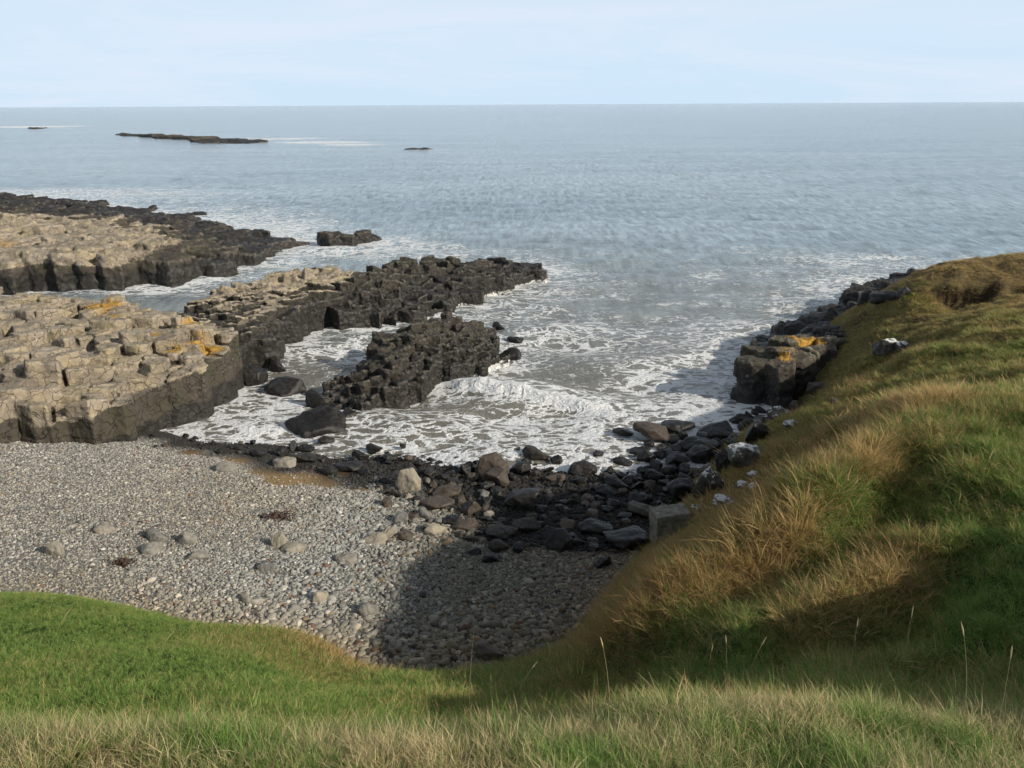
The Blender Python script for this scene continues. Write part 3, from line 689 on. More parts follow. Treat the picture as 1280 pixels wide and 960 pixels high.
def at_isle(V, N, A):
    n3_ = fbm(V * 0.06, 3)
    A['dark'] = 0.25 + 0.5 * (1 - sst(.5, 2, V[:, 2] + n3_)); A['tan'] = 0.25 * sst(1.0, 2.5, V[:, 2])
outcrop("skerry", pz([(150, 168.5, 0), (178, 172, 0), (225, 175, 0), (262, 178.5, 0), (310, 179.5, 0), (334, 177.5, 0), (300, 174, 0), (240, 170, 0), (190, 167.5, 0)]),
        tz([(160, 168, .8), (185, 169, 2.4), (230, 172, 2.4), (260, 174, 2.0), (300, 177, 1.2), (330, 177, .3)]),
        7.0, R_(-25), 1.6, 0.6, 0.8, 0.3, 1.5, -1, 0.03, 0.5, 21, at_isle, 0.6, "long low brown skerry far out with surf trailing from its end", "skerry")
outcrop("sea_rock", pz([(37, 160.5, 0), (47, 161.5, 0), (58, 160.5, 0), (50, 158, 0), (42, 158.5, 0)]),
        tz([(40, 160, .6), (46, 160, 3.6), (52, 160, 1.0), (57, 160, .3)]),
        3.0, 0.3, 1.3, 0.5, 0.6, 0.2, 1.5, -1, 0.1, 0.4, 23, at_isle, 0.3, "tiny pointed rock in a white line of surf near the horizon", "rock")
outcrop("sea_rock", pz([(517, 187, 0), (540, 187.5, 0), (545, 185, 0), (525, 184, 0)]),
        tz([(520, 186, .3), (530, 186, .9), (542, 186, .3)]),
        2.5, 0.2, 1.5, 0.4, 0.3, 0.2, 1.0, -1, 0.05, 0.3, 27, at_isle, 0.2, "awash dark rock far out, just clear of the skerry's surf", "rock")
# right headland
def at_head(V, N, A):
    n3_ = fbm(V * 0.7, 3)
    A['tan'] = 0.42 * sst(-0.1, 0.35, V[:, 2] - 2.2 + 0.4 * n3_ + 0.3 * (N[:, 2] - .5))
    A['dark'] = 1 - 0.7 * sst(0.6, 2.2, V[:, 2] + 0.7 * n3_)
    for (px, py, r) in [(1008, 427, .8), (995, 428, .6), (1020, 430, .5), (983, 440, .5), (981, 447, .45)]:
        A['lichen'] += 0.95 * gauss(V, PZ(px, py, 2.4), r)
outcrop("rock_bluff", pz([(936, 478, 0), (941, 502, 0), (985, 511, 0), (1032, 492, 0), (1062, 455, 1), (1055, 437, 2), (1010, 428, 2), (950, 446, 1.5)]),
        tz([(952, 448, 2.3), (985, 452, 2.3), (1000, 430, 2.6), (1030, 428, 2.6), (1045, 440, 2.4), (965, 442, 2.3), (1035, 460, 2.3), (945, 455, 1.9)]),
        1.05, R_(15), 1.5, 0.07, 0.4, 0.02, 0.8, -1, 0.10, 0.12, 31, at_head, 0.2, "square dark bluff with yellow lichen on top at the foot of the grassy hill", "rock bluff")
def at_jum(V, N, A):
    n3_ = fbm(V * 0.6, 3)
    A['dark'] = 1 - 0.35 * sst(1.0, 2.5, V[:, 2] + 0.7 * n3_)
    A['white'] = 0.75 * gauss(V, PZ(1085, 400, 2.6), (1.6, 2.4, 1.2)) + .5 * gauss(V, PZ(1062, 406, 2.2), 1.0)
outcrop("rock_ledge", pz([(937, 462, 0), (940, 446, 0), (962, 432, 0), (995, 416, 0), (1030, 402, 0), (1065, 386, 0), (1095, 376, 0), (1140, 368, 0), (1165, 372, 1), (1120, 398, 2), (1080, 425, 2), (1050, 437, 2), (1000, 432, 1.5)]),
        tz([(950, 448, 1.4), (945, 455, .9), (975, 425, 1.6), (1000, 410, 1.7), (1030, 395, 1.5), (1060, 385, 1.5), (1090, 366, 2.1), (1120, 363, 2.3), (1080, 395, 2.5), (1050, 412, 2.2), (1100, 395, 2.8), (1020, 420, 2.2), (1145, 366, 2.4)]),
        0.9, R_(40), 1.4, 0.08, 0.6, 0.03, 0.6, -1, 0.2, 0.14, 37, at_jum, 0.4, "jumble of wet black rock behind the lichened bluff, white stained near the hill", "rock ledge", skip=0.03)

# ------------------------------------------------------------------ boulders
def boulder_mesh(name, seed, kind):
    rg = np.random.default_rng(seed)
    if kind == 'slab': ext = np.array([1, .8, .42])
    elif kind == 'block': ext = np.array([1, .85, .8])
    else: ext = np.array([1, .85, .65])
    bm = bmesh.new()
    if kind == 'concrete':
        bmesh.ops.create_cube(bm, size=2.0)
    else:
        for k in range(20 if kind != 'block' else 17):
            v = rg.normal(size=3); v /= np.linalg.norm(v)
            pw = 3.6 if kind == 'block' else 2.6
            v = v / (np.abs(v) ** pw).sum() ** (1 / pw) * rg.uniform(0.82, 1.0)
            bm.verts.new(v * ext)
        r = bmesh.ops.convex_hull(bm, input=list(bm.verts))
        bmesh.ops.delete(bm, geom=[g for g in set(r['geom_interior'] + r['geom_unused']) if isinstance(g, bmesh.types.BMVert)], context='VERTS')
    me = remeshed(name, bm, 0.06)
    V = smooth(coords(me), me, 1, .3)
    me.vertices.foreach_set('co', V.astype(np.float32).ravel()); me.update(); N = normals(me)
    h = 0.07 * fbm(V * 1.8 + seed, 4) + 0.08 * (0.3 - np.abs(fbm(V * 1.9 + 7 * seed, 3)))
    if kind == 'concrete': h *= 0.9
    V = V + N * h[:, None]; V /= np.array([np.abs(V[:, 0]).max(), np.abs(V[:, 1]).max(), np.abs(V[:, 2]).max()])
    me.vertices.foreach_set('co', V.astype(np.float32).ravel()); me.update()
    me.materials.append(M_WET)
    return me
BM = {'slab': [boulder_mesh("boulder", 100 + k, 'slab') for k in range(5)], 'block': [boulder_mesh("boulder", 200 + k, 'block') for k in range(7)], 'round': [boulder_mesh("boulder", 300 + k, 'round') for k in range(7)],
      'concrete': [boulder_mesh("concrete_block", 400, 'concrete')]}
MATS = {'wet': M_WET, 'damp': M_DAMP, 'dry': M_DRY, 'white': M_WHITE, 'conc': M_CONC}
NB = 0; PLACED = []
def boulder(cx, base, zg, w, d, h, kind, mat, label, group=None, rz=None, tilt=0.1, sink=0.2, name="boulder", cat="boulder"):
    global NB
    rg = np.random.default_rng(1000 + NB); NB += 1
    ms = BM[kind]; me = ms[int(rg.integers(len(ms)))]
    o = bpy.data.objects.new(name, me); COL.objects.link(o)
    o.scale = (w / 2, d / 2, h / 2 * (1 + sink)); o.location = (cx, base, zg + h / 2 * (1 - sink))
    o.rotation_euler = (rg.normal() * tilt, rg.normal() * tilt, rg.uniform(-0.5, 0.5) if rz is None else rz)
    o.material_slots[0].link = 'OBJECT'; o.material_slots[0].material = MATS[mat]
    tag(o, label, cat, group); PLACED.append((cx, base, max(w, d) / 2))
    return o
def bpx(x0, x1, y0, y1, kind, mat, label, group=None, surf=None, **kw):
    """boulder standing where the photograph shows its foot, sized from its outline"""
    p = hit((x0 + x1) / 2, y1, *(surf or (ground,)))
    dist = np.linalg.norm(p - CAM); th = math.asin((H - p[2]) / dist)
    wd = (x1 - x0) * dist / 1000; hh = (y1 - y0) * dist / 1000
    dp = wd * 0.75
    h = max(0.36 * wd, (hh - dp * 0.62 * math.sin(th)) / math.cos(th))
    if kind == 'slab': h = max(0.25 * wd, h * 0.8)
    if mat == 'white': p[2] += 0.12; wd *= 1.1; h *= 1.15
    return boulder(p[0] * (1 + dp / 2 / p[1]), p[1] + dp * 0.45, p[2], wd * 1.06, dp, h, kind, mat, label, group, **kw)
B = bpx
WE = "black wet boulders at the water's edge"; SH = "dark stones in the shaded corner of the cove"; DR = "large dry stones on the pebble beach"; WH = "white stained rocks at the foot of the slope"; HE = "black rocks at the headland"
B(790, 846, 524, 554, 'slab', 'damp', "biggest tilted brown slab standing in the wash below the hill", rz=.2, tilt=.22)
B(824, 866, 524, 543, 'slab', 'wet', "dark flat block leaning behind the biggest tilted slab", rz=-.2)
B(766, 791, 535, 546, 'slab', 'wet', "low flat dark rock just seaward of the biggest tilted slab")
B(873, 921, 529, 550, 'slab', 'wet', "broad black boulder with shiny top nearest the foam under the bluff")
B(848, 897, 543, 568, 'slab', 'wet', "broad black boulder lying landward of the shiny-topped one", rz=.3)
B(786, 815, 557, 571, 'slab', 'wet', "small brown-black tilted boulder alone in the foam")
B(652, 690, 559, 577, 'round', 'damp', "rounded brown boulder at the front edge of the surf, sunlit on top")
B(687, 703, 568, 582, 'round', 'wet', "small dark stone tucked beside the rounded sunlit boulder")
B(739, 760, 562, 574, 'round', 'wet', "small black boulder in the foam between the sunlit boulder and the tilted slabs")
B(766, 790, 573, 583, 'slab', 'wet', "thin grey slab nearly covered by foam")
B(592, 635, 566, 600, 'block', 'damp', "tallest brown squarish boulder at the tide line in the middle of the cove", rz=.4)
B(604, 638, 585, 610, 'block', 'damp', "brown angular boulder leaning on the tallest boulder's landward side", rz=-.3)
B(574, 593, 578, 596, 'round', 'wet', "blue-black boulder on the sea side of the tallest brown one")
B(640, 665, 576, 594, 'round', 'wet', "dark knobbly boulder between the tallest brown one and the surf")
B(708, 745, 576, 597, 'block', 'wet', "black angular boulder standing clear in the foam with a pointed corner")
B(754, 788, 594, 615, 'round', 'wet', "smooth domed black boulder beside a finger of foam")
B(744, 773, 605, 621, 'slab', 'wet', "low black slab in front of the domed boulder")
B(631, 677, 610, 641, 'block', 'wet', "large cleft black block standing up from the shaded stones")
B(826, 860, 564, 587, 'round', 'wet', "black boulder in the pile below the white stained rocks")
B(834, 871, 598, 632, 'block', 'wet', "tall black boulder behind the square concrete block")
B(892, 916, 562, 596, 'round', 'wet', "black boulder wedged against the largest white rock")
B(784, 822, 626, 649, 'slab', 'damp', "grey sloping slab beside the concrete block")
B(926, 957, 524, 561, 'round', 'wet', "tall black boulder leaning on the foot of the hill")
B(858, 892, 556, 580, 'round', 'wet', "rounded black boulder in the middle of the pile under the hill")
B(806, 832, 586, 602, 'round', 'wet', "low black boulder between the foam finger and the pile under the hill")
B(573, 602, 624, 647, 'block', 'damp', "brown wedge-shaped boulder half in sun near the shadow edge")
B(494, 526, 585, 616, 'block', 'dry', "upright pale brown boulder on the sunlit part of the tide line", rz=.3)
B(541, 577, 605, 624, 'slab', 'damp', "pointed flat brown stone between the upright boulder and the wedge", rz=.5)
B(527, 570, 627, 641, 'slab', 'damp', "long flat reddish slab among the sunlit cobbles")
B(521, 545, 634, 651, 'round', 'dry', "rounded tan stone at the end of the long flat slab")
B(530, 558, 654, 673, 'round', 'dry', "mottled tan boulder at the edge of the hill's shadow")
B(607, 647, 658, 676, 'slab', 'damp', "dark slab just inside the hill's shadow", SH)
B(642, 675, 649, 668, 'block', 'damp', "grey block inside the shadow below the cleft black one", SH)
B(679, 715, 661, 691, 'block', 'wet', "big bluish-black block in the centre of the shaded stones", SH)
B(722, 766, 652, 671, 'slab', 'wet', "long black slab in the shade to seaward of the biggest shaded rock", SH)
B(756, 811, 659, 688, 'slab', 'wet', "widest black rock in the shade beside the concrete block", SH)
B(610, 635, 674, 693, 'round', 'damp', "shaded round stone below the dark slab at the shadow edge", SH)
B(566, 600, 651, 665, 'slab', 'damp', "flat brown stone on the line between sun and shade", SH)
B(595, 631, 804, 828, 'round', 'damp', "lone dark boulder in the shade near the grass at the back of the beach", SH)
B(815, 858, 636, 677, 'concrete', 'conc', "square weathered concrete block at the foot of the grassy slope", None, name="concrete_block", cat="concrete block", rz=.12, tilt=.05, sink=.35)
HS = (ground,)
B(909, 951, 562, 591, 'block', 'white', "largest white-topped rock with black streaks on the slope's foot", rz=.3)
B(863, 898, 592, 633, 'round', 'white', "tall white-capped rock above the concrete block")
B(932, 948, 594, 605, 'round', 'white', "small white rock directly inland of the largest white-topped one")
B(918, 936, 604, 617, 'slab', 'white', "little white slab in brown grass, the flatter of a close pair")
B(934, 954, 606, 619, 'slab', 'white', "pale pointed slab in brown grass, the other of a close pair")
B(889, 915, 624, 645, 'round', 'white', "grey lumpy rock with white spots above the tall white-capped rock")
B(864, 881, 634, 645, 'slab', 'white', "small white stone at the top corner of the concrete block")
B(1092, 1117, 428, 449, 'block', 'white', "white stained rock poking out of the hillside turf above the bluff")
B(1118, 1134, 432, 444, 'round', 'white', "smaller grey-white rock in the turf beside the stained one")
B(1005, 1030, 478, 497, 'block', 'damp', "grey block in the grass at the inland corner of the bluff")
B(985, 1003, 500, 516, 'round', 'damp', "rounded grey rock below the bluff at the edge of the turf")
B(958, 978, 512, 530, 'round', 'white', "white flecked rock between the bluff and the tall black boulder")
B(1035, 1052, 497, 508, 'round', 'damp', "half-buried grey stone in the slope behind the bluff")
B(980, 1000, 528, 540, 'slab', 'white', "pale flat stone in the turf below the bluff")
for i, q in enumerate([(180, 206, 677, 694), (184, 213, 660, 679), (225, 247, 662, 681), (340, 361, 667, 687), (353, 383, 675, 692), (270, 297, 579, 591), (343, 370, 568, 585), (60, 80, 677, 696), (447, 473, 750, 771), (391, 412, 737, 756), (322, 346, 700, 716), (236, 262, 690, 702), (120, 144, 654, 668), (455, 485, 668, 682), (420, 446, 690, 706), (300, 324, 742, 756)]):
    B(*q, 'slab' if i % 2 == 0 else 'round', 'dry', ["broad grey-brown flat stone, lower of the pair in the left of the beach", "broad grey-brown flat stone, upper of the pair in the left of the beach", "greenish slab inland of the paired flat stones", "pale grey stone on mid beach beside a tan twin", "tan flat stone on mid beach beside its grey twin",
        "low brown stone half sunk near the foot of the tan cliff", "smooth grey boulder between patches of orange sand", "dark brown stone alone near the left edge of the beach", "orange-brown flat stone near the shadow edge at the back of the beach", "dark upright stone among pale cobbles at the back of the beach",
        "grey stone in the middle of the sunlit cobbles", "thin buff slab on the sunlit beach", "small buff stone on the fine shingle toward the cliff", "long grey stone beside the cobbles below the upright boulder", "squat grey stone on the cobbles near the middle of the beach", "ochre stone near the turf bank at the back of the beach"][i], DR, sink=.8, tilt=.08)
for q, k, l in [((360, 436, 520, 545), 'round', "wide flat wet rock awash in the foam nearest the beach"), ((399, 418, 545, 554), 'slab', "small dark stone landward of the wide flat wet rock"), ((373, 394, 556, 565), 'slab', "low wet stone in thin foam by the orange sand"), ((458, 479, 553, 565), 'round', "dark stone alone in the foam in front of the reef"),
             ((441, 462, 562, 574), 'round', "brownish wet stone just landward of the one before the reef"), ((477, 498, 565, 577), 'slab', "flat black stone seaward of the upright pale boulder"), ((313, 332, 560, 572), 'round', "black tide-line stone toward the tan cliff"), ((346, 358, 558, 571), 'round', "small upright black stone on the tide line by the sand"),
             ((368, 394, 565, 580), 'round', "reddish black stone beside the smooth grey boulder"), ((420, 453, 581, 591), 'slab', "long black stone along the tide line"), ((404, 422, 581, 595), 'round', "dark stone at the end of the orange sand"), ((505, 521, 577, 595), 'round', "dark blue-grey stone behind the upright pale boulder"),
             ((303, 335, 453, 482), 'round', "black boulder at the tip of the tan cliff where the channel narrows"), ((334, 363, 446, 466), 'round', "low black boulder against the spit in the narrow channel"), ((333, 385, 468, 494), 'slab', "long low black slab stretched across the foam toward the reef"), ((383, 416, 484, 511), 'round', "black boulder joined to the landward end of the reef"),
             ((423, 448, 512, 526), 'round', "round black stone at the reef's near foot"), ((614, 634, 402, 413), 'round', "black boulder at the top of the reef's seaward end"), ((622, 652, 434, 452), 'round', "black rock with white water running off it at the reef's seaward tip"), ((634, 654, 420, 428), 'slab', "flat black rock awash off the reef's seaward tip"), ((552, 572, 384, 394), 'slab', "black slab awash between the spit and the reef")]:
    B(*q, k, 'wet', l, WE, sink=.4 if q[1] - q[0] < 60 else 1.0)
for q, k, l in [((970, 1014, 404, 430), 'block', "big square black rock behind the bluff"), ((942, 970, 427, 446), 'round', "black rock at the seaward corner behind the bluff"), ((1003, 1037, 390, 409), 'round', "rounded black rock midway along the headland ledge"), ((1072, 1094, 364, 380), 'block', "black block next to the farthest headland slab"),
             ((1089, 1122, 360, 380), 'slab', "farthest broad black slab on the headland"), ((1120, 1138, 359, 373), 'block', "farthest small black rock touching the hill"), ((1048, 1064, 374, 386), 'round', "low black rock awash off the headland ledge")]:
    B(*q, k, 'wet', l, HE, surf=(ground, lambda x, y: np.full(np.shape(x), 0.9)), sink=.5)
# the smaller stones of the tide line and of the shaded corner, one by one
def clear(x, y, r):
    return all((x - a) ** 2 + (y - b) ** 2 > (0.75 * (r + c)) ** 2 for a, b, c in PLACED)
tries = 0; n_e = n_s = n_d = n_p = 0
rb = np.random.default_rng(55)
edge_line = [(190, 551), (260, 557), (330, 566), (420, 582), (500, 592), (560, 598), (640, 604), (720, 608), (780, 615), (830, 622)]
while tries < 9000 and n_e + n_s + n_d + n_p < 205:
    tries += 1
    u = rb.random()
    if u < 0.2 and n_p < 42:
        px = rb.uniform(795, 960); py = rb.uniform(540, 640) - max(0, px - 880) * .35; typ = 'p'
    elif u < 0.5 and n_e < 75:
        k = rb.integers(len(edge_line) - 1); t = rb.random()
        px = edge_line[k][0] * (1 - t) + edge_line[k + 1][0] * t; py = edge_line[k][1] * (1 - t) + edge_line[k + 1][1] * t
        py += rb.normal() * (7 if px < 480 else 14); typ = 'e'
    elif u < 0.82 and n_s < 66:
        px = rb.uniform(560, 830); py = 594 + 125 * rb.beta(1.1, 1.9); typ = 's'
        if px > 830 - (py - 640) * 1.05: continue
    elif n_d < 24:
        px = rb.uniform(480, 620); py = rb.uniform(600, 680); typ = 'd'
    else: continue
    p = hit(px, py, ground)
    if hill_z(p[0], p[1]) > max(beach_z(p[0], p[1]), 0) + (.6 if typ == 'p' else .02): continue
    s = rb.uniform(0.32, 0.66) * (0.85 if typ == 'e' else 1.05 if typ == 's' else 1.55 if typ == 'p' else 1) * (0.7 if px < 350 else 1)
    if not clear(p[0], p[1], s * .45): continue
    wet = wetness(np.array([p[0]]), np.array([p[1]]), np.array([p[2]]))[0]
    if typ == 'e': n_e += 1; lab, grp, mt = "small black wet stone among the wave-washed stones of the tide line", "small wet stones along the tide line", 'wet' if rb.random() < .8 else 'damp'
    elif typ == 'p': n_p += 1; lab, grp, mt = "black wet stone in the jumbled pile where the hill meets the water", "black stones piled where the hill meets the water", 'wet'
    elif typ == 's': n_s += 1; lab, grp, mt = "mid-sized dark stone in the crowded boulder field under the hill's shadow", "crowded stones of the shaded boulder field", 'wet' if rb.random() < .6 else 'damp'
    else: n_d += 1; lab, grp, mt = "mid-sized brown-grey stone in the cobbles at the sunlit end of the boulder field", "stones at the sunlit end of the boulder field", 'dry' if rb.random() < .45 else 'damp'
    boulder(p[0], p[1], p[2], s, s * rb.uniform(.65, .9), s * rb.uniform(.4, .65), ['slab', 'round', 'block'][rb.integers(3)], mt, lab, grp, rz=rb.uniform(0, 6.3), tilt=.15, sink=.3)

# ------------------------------------------------------------------ scatter: one object that carries its own variants and points
def scatter(name, variants, pts, rot, scl, pick, extra, mat, vattr=None):
    """variants: list of (V, [face arrays], {attr: values}); pts (n,3). One mesh; geometry nodes set the variants out on the points."""
    Vs, Fs, vid = [], {}, []; off = 0; ex = {k: [] for k in (variants[0][2] or {})}
    for k, (V, F, at) in enumerate(variants):
        Vs.append(V); vid.append(np.full(len(V), k))
        for f in F:
            if len(f): Fs.setdefault(f.shape[1], []).append(f + off)
        for kk in ex: ex[kk].append(at[kk])
        off += len(V)
    n = len(pts); nv = off
    V = np.concatenate(Vs + [pts]); vid = np.concatenate(vid + [np.full(n, -1)])
    me = mesh_from(name, V, [np.concatenate(f) for f in Fs.values()], name != 'shingle')
    pad = lambda a, w=None: np.concatenate([np.zeros((nv,) if w is None else (nv, w)), a])
    set_attr(me, 'vid', vid, 'INT'); set_attr(me, 'pick', pad(pick), 'INT')
    set_attr(me, 'rot', pad(rot, 3), 'FLOAT_VECTOR'); set_attr(me, 'scl', pad(scl, 3), 'FLOAT_VECTOR')
    for kk, a in ex.items(): set_attr(me, kk, np.concatenate([np.concatenate(a), np.zeros(n)]))
    for kk, a in extra.items():
        if a.ndim == 2: set_attr(me, kk, pad(a, 3), 'FLOAT_COLOR')
        else: set_attr(me, kk, pad(a))
    o = link(name, me, mat)
    g = bpy.data.node_groups.new(name, 'GeometryNodeTree')
    g.interface.new_socket("Geometry", in_out='INPUT', socket_type='NodeSocketGeometry'); g.interface.new_socket("Geometry", in_out='OUTPUT', socket_type='NodeSocketGeometry')
    N = g.nodes.new; L = g.links.new
    gi, go = N('NodeGroupInput'), N('NodeGroupOutput')
    def na(nm, ty):
        x = N('GeometryNodeInputNamedAttribute'); x.data_type = ty; x.inputs['Name'].default_value = nm; return x.outputs[0]
    a_vid = na('vid', 'INT')
    cmp = N('FunctionNodeCompare'); cmp.data_type = 'INT'; cmp.operation = 'GREATER_EQUAL'
    ins = [s for s in cmp.inputs if s.type == 'INT']; L(a_vid, ins[0]); ins[1].default_value = 0
    sp = N('GeometryNodeSeparateGeometry'); sp.domain = 'POINT'; L(gi.outputs[0], sp.inputs[0]); L(cmp.outputs[0], sp.inputs['Selection'])
    si = N('GeometryNodeSplitToInstances'); si.domain = 'POINT'; L(sp.outputs['Selection'], si.inputs[0]); L(a_vid, si.inputs['Group ID'])
    ip = N('GeometryNodeInstanceOnPoints'); L(sp.outputs['Inverted'], ip.inputs['Points']); L(si.outputs[0], ip.inputs['Instance'])
    ip.inputs['Pick Instance'].default_value = True; L(na('pick', 'INT'), ip.inputs['Instance Index'])
    er = N('FunctionNodeEulerToRotation'); L(na('rot', 'FLOAT_VECTOR'), er.inputs[0]); L(er.outputs[0], ip.inputs['Rotation'])
    L(na('scl', 'FLOAT_VECTOR'), ip.inputs['Scale'])
    L(ip.outputs[0], go.inputs[0])
    md = o.modifiers.new("scatter", 'NODES'); md.node_group = g
    return o
def seen(P, mx=80, my=80):
    px, py, dep = to_px(P)
    return (dep > 0.5) & (px > -mx) & (px < 1280 + mx) & (py > -my) & (py < 960 + my)

# pebbles
def pebble_variant(seed):
    bm = bmesh.new(); bmesh.ops.create_icosphere(bm, subdivisions=2, radius=1.0)
    V = np.array([v.co[:] for v in bm.verts]); F = np.array([[v.index for v in f.verts] for f in bm.faces]); bm.free()
    rg = np.random.default_rng(seed)
    # a few cut faces make it stone-like rather than round
    for k in range(9):
        nn = rg.normal(size=3); nn /= np.linalg.norm(nn); lim = rg.uniform(0.42, 0.78); d = V @ nn
        V = V - np.maximum(d - lim, 0)[:, None] * nn * 0.9
    V = V * (1 + 0.18 * gn(V * 1.3 + seed)[:, None])
    V = V * np.array([1, rg.uniform(.65, .9), rg.uniform(.4, .62)])
    return V, [F], {}
pv = [pebble_variant(k + 40) for k in range(12)]
rp = np.random.default_rng(77)
n = 210000
X = rp.uniform(-26, 9, n); Y = rp.uniform(14.5, 35, n); Z = beach_z(X, Y)
ok = (Z > -0.25) & (hill_z(X, Y) < Z + 0.12) & seen(np.stack([X, Y, Z], 1), 40, 30)
X, Y, Z = X[ok], Y[ok], Z[ok]
coarse = np.clip(0.5 * sst(-12, -3, X) + 0.6 * sst(20.5, 17, Y) * sst(-12, -6, X) + 0.35 * sst(22, 26, Y) * sst(-8, -1, X) + 0.25 * n2(X, Y, 0.35, 3, 2.2), 0, 1)
size = (0.032 + 0.066 * coarse) * np.exp(rp.normal(size=len(X)) * 0.42)
size = np.clip(size, 0.022, 0.24)
prob = np.clip((0.05 / size) ** 1.1, 0.12, 1)
sm = n2(X, Y, 1.2, 3, 0) * 0
sandv = np.zeros(len(X))
for (px, py, r) in SANDP:
    p = hit(px, py, beach_z); sandv = np.maximum(sandv, np.exp(-(((X - p[0]) / (1.2 * r)) ** 2 + ((Y - p[1]) / (0.9 * r)) ** 2)))
prob *= 1 - 0.93 * sst(.3, .6, sandv + .3 * n2(X, Y, 1.2, 3))
ok = rp.random(len(X)) < prob
X, Y, Z, size = X[ok], Y[ok], Z[ok], size[ok]; n = len(X)
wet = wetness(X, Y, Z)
base = np.array([[0.29, 0.29, 0.262]]) * np.exp(rp.normal(size=(n, 1)) * 0.20)
u = rp.random(n)
wf = np.clip(0.10 + 0.10 * sst(-6, -16, X) , 0, .3)
base = np.where((u < wf)[:, None], np.array([[.52, .51, .47]]) * rp.uniform(.75, 1.15, (n, 1)), base)
base = np.where(((u > .89) & (u < .93))[:, None], np.array([[.27, .215, .14]]) * rp.uniform(.7, 1.2, (n, 1)), base)
base = np.where(((u >= .93) & (u < .955))[:, None], np.array([[.20, .12, .09]]) * rp.uniform(.7, 1.2, (n, 1)), base)
base = np.where((u >= .955)[:, None], np.array([[.085, .08, .075]]) * rp.uniform(.7, 1.2, (n, 1)), base)
# brown litter along the turf edge
strand = sst(3.0, 0.6, Z - hill_z(X, Y) + 0.0) * 0.55
base = base * (1 - strand[:, None]) + strand[:, None] * base * np.array([[1.0, .80, .55]])
shade_dk = sst(-6.0, -1.5, X + 0.8 * n2(X, Y, .5, 2, 1.1))[:, None]  # hill's shade painted into the stone colour on this side: darker and warmer
base = base * (1 - shade_dk * np.array([[.42, .46, .54]]))
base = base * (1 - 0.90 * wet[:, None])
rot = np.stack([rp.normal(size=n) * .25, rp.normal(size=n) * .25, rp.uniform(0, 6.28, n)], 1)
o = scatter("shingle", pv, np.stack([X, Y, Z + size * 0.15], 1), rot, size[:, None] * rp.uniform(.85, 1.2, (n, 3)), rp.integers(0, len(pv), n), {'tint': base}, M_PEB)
tag(o, "grey shingle and cobbles covering the cove's beach", None, None, 'stuff')
print("pebbles", n)

# grass
def tuft(seed, nb, rad, h0, h1, wid, lean, curl, seg=3):
    rg = np.random.default_rng(seed); V = []; Q = []; T3 = []; br = []; tp = []; off = 0
    for k in range(nb):
        a = rg.uniform(0, 6.283); r = rad * math.sqrt(rg.random()); bx, by = r * math.cos(a), r * math.sin(a)
        hh = rg.uniform(h0, h1); la = a + rg.normal() * 0.9; ln = abs(rg.normal()) * lean + lean * 0.3; cu = curl * rg.uniform(.4, 1.5)
        dx, dy = math.cos(la), math.sin(la); sx, sy = -dy, dx
        fa = rg.uniform(0, 3.14); sx, sy = math.cos(fa), math.sin(fa)
        b = rg.random(); w = wid * rg.uniform(.6, 1.3)
        for s in range(seg):
            t = s / seg; out = hh * (ln * t + cu * t * t); up = hh * (t - 0.35 * cu * t * t * t); ww = w * (1 - 0.65 * t)
            V.append((bx + dx * out - sx * ww / 2, by + dy * out - sy * ww / 2, up - 0.03 * (s == 0))); V.append((bx + dx * out + sx * ww / 2, by + dy * out + sy * ww / 2, up - 0.03 * (s == 0)))
            br += [b, b]; tp += [t, t]
        out = hh * (ln + cu); V.append((bx + dx * out, by + dy * out, hh * (1 - 0.35 * cu))); br.append(b); tp.append(1.0)
        for s in range(seg - 1): Q.append((off + 2 * s, off + 2 * s + 1, off + 2 * s + 3, off + 2 * s + 2))
        T3.append((off + 2 * seg - 2, off + 2 * seg - 1, off + 2 * seg)); off += 2 * seg + 1
    return np.array(V), [np.array(Q), np.array(T3)], {'brand': np.array(br), 'tipf': np.array(tp)}
def grass(name, label, region, dens, variants, hscale, rs, wscale=1.0, thin=None):
    """variants are one unit tall and are scaled by the local grass height"""
    rg = np.random.default_rng(rs); x0, x1, y0, y1 = region
    n = int((x1 - x0) * (y1 - y0) * dens); X = rg.uniform(x0, x1, n); Y = rg.uniform(y0, y1, n); Z = hill_z(X, Y)
    ok = (Z > np.maximum(beach_z(X, Y), 0) - 0.05 ) & seen(np.stack([X, Y, Z + .1], 1), 60, 120)
    X, Y, Z = X[ok], Y[ok], Z[ok]
    if thin is not None:
        ok = rg.random(len(X)) < thin(X, Y, Z); X, Y, Z = X[ok], Y[ok], Z[ok]
    v = np.concatenate([veg(X[k:k + 20000], Y[k:k + 20000]) for k in range(0, len(X), 20000)]); n = len(X)
    dn_ = .45 if name == 'turf_grass' else 1.0; dry = v[:, 0] + dn_ * (0.35 * n2(X, Y, 1.3, 3, 5.0) + 0.25 * n2(X, Y, 0.4, 2, 6.0))
    hh = hscale(X, Y, v) * np.exp(rg.normal(size=n) * .2)
    brown = np.clip(v[:, 2] + 0.4 * n2(X, Y, .7, 2, 2.9), 0, 1)[:, None]
    tint = (1 - brown) * np.array([[.90, .77, .58]]) + brown * np.array([[.66, .47, .33]])
    tint = np.where((y6 := Y[:, None] < 6.4), np.array([[1.05, 1.02, .95]]), tint) * np.exp(rg.normal(size=(n, 1)) * .16)
    tl = np.where(Y > 6.4, .26, .14); rot = np.stack([rg.normal(size=n) * tl, rg.normal(size=n) * tl, rg.uniform(0, 6.283, n)], 1)
    scl = np.stack([hh * wscale, hh * wscale, hh], 1)
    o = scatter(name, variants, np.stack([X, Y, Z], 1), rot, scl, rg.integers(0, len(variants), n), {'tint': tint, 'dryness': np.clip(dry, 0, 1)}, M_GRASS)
    tag(o, label, None, None, 'stuff'); print(name, n)
    return o
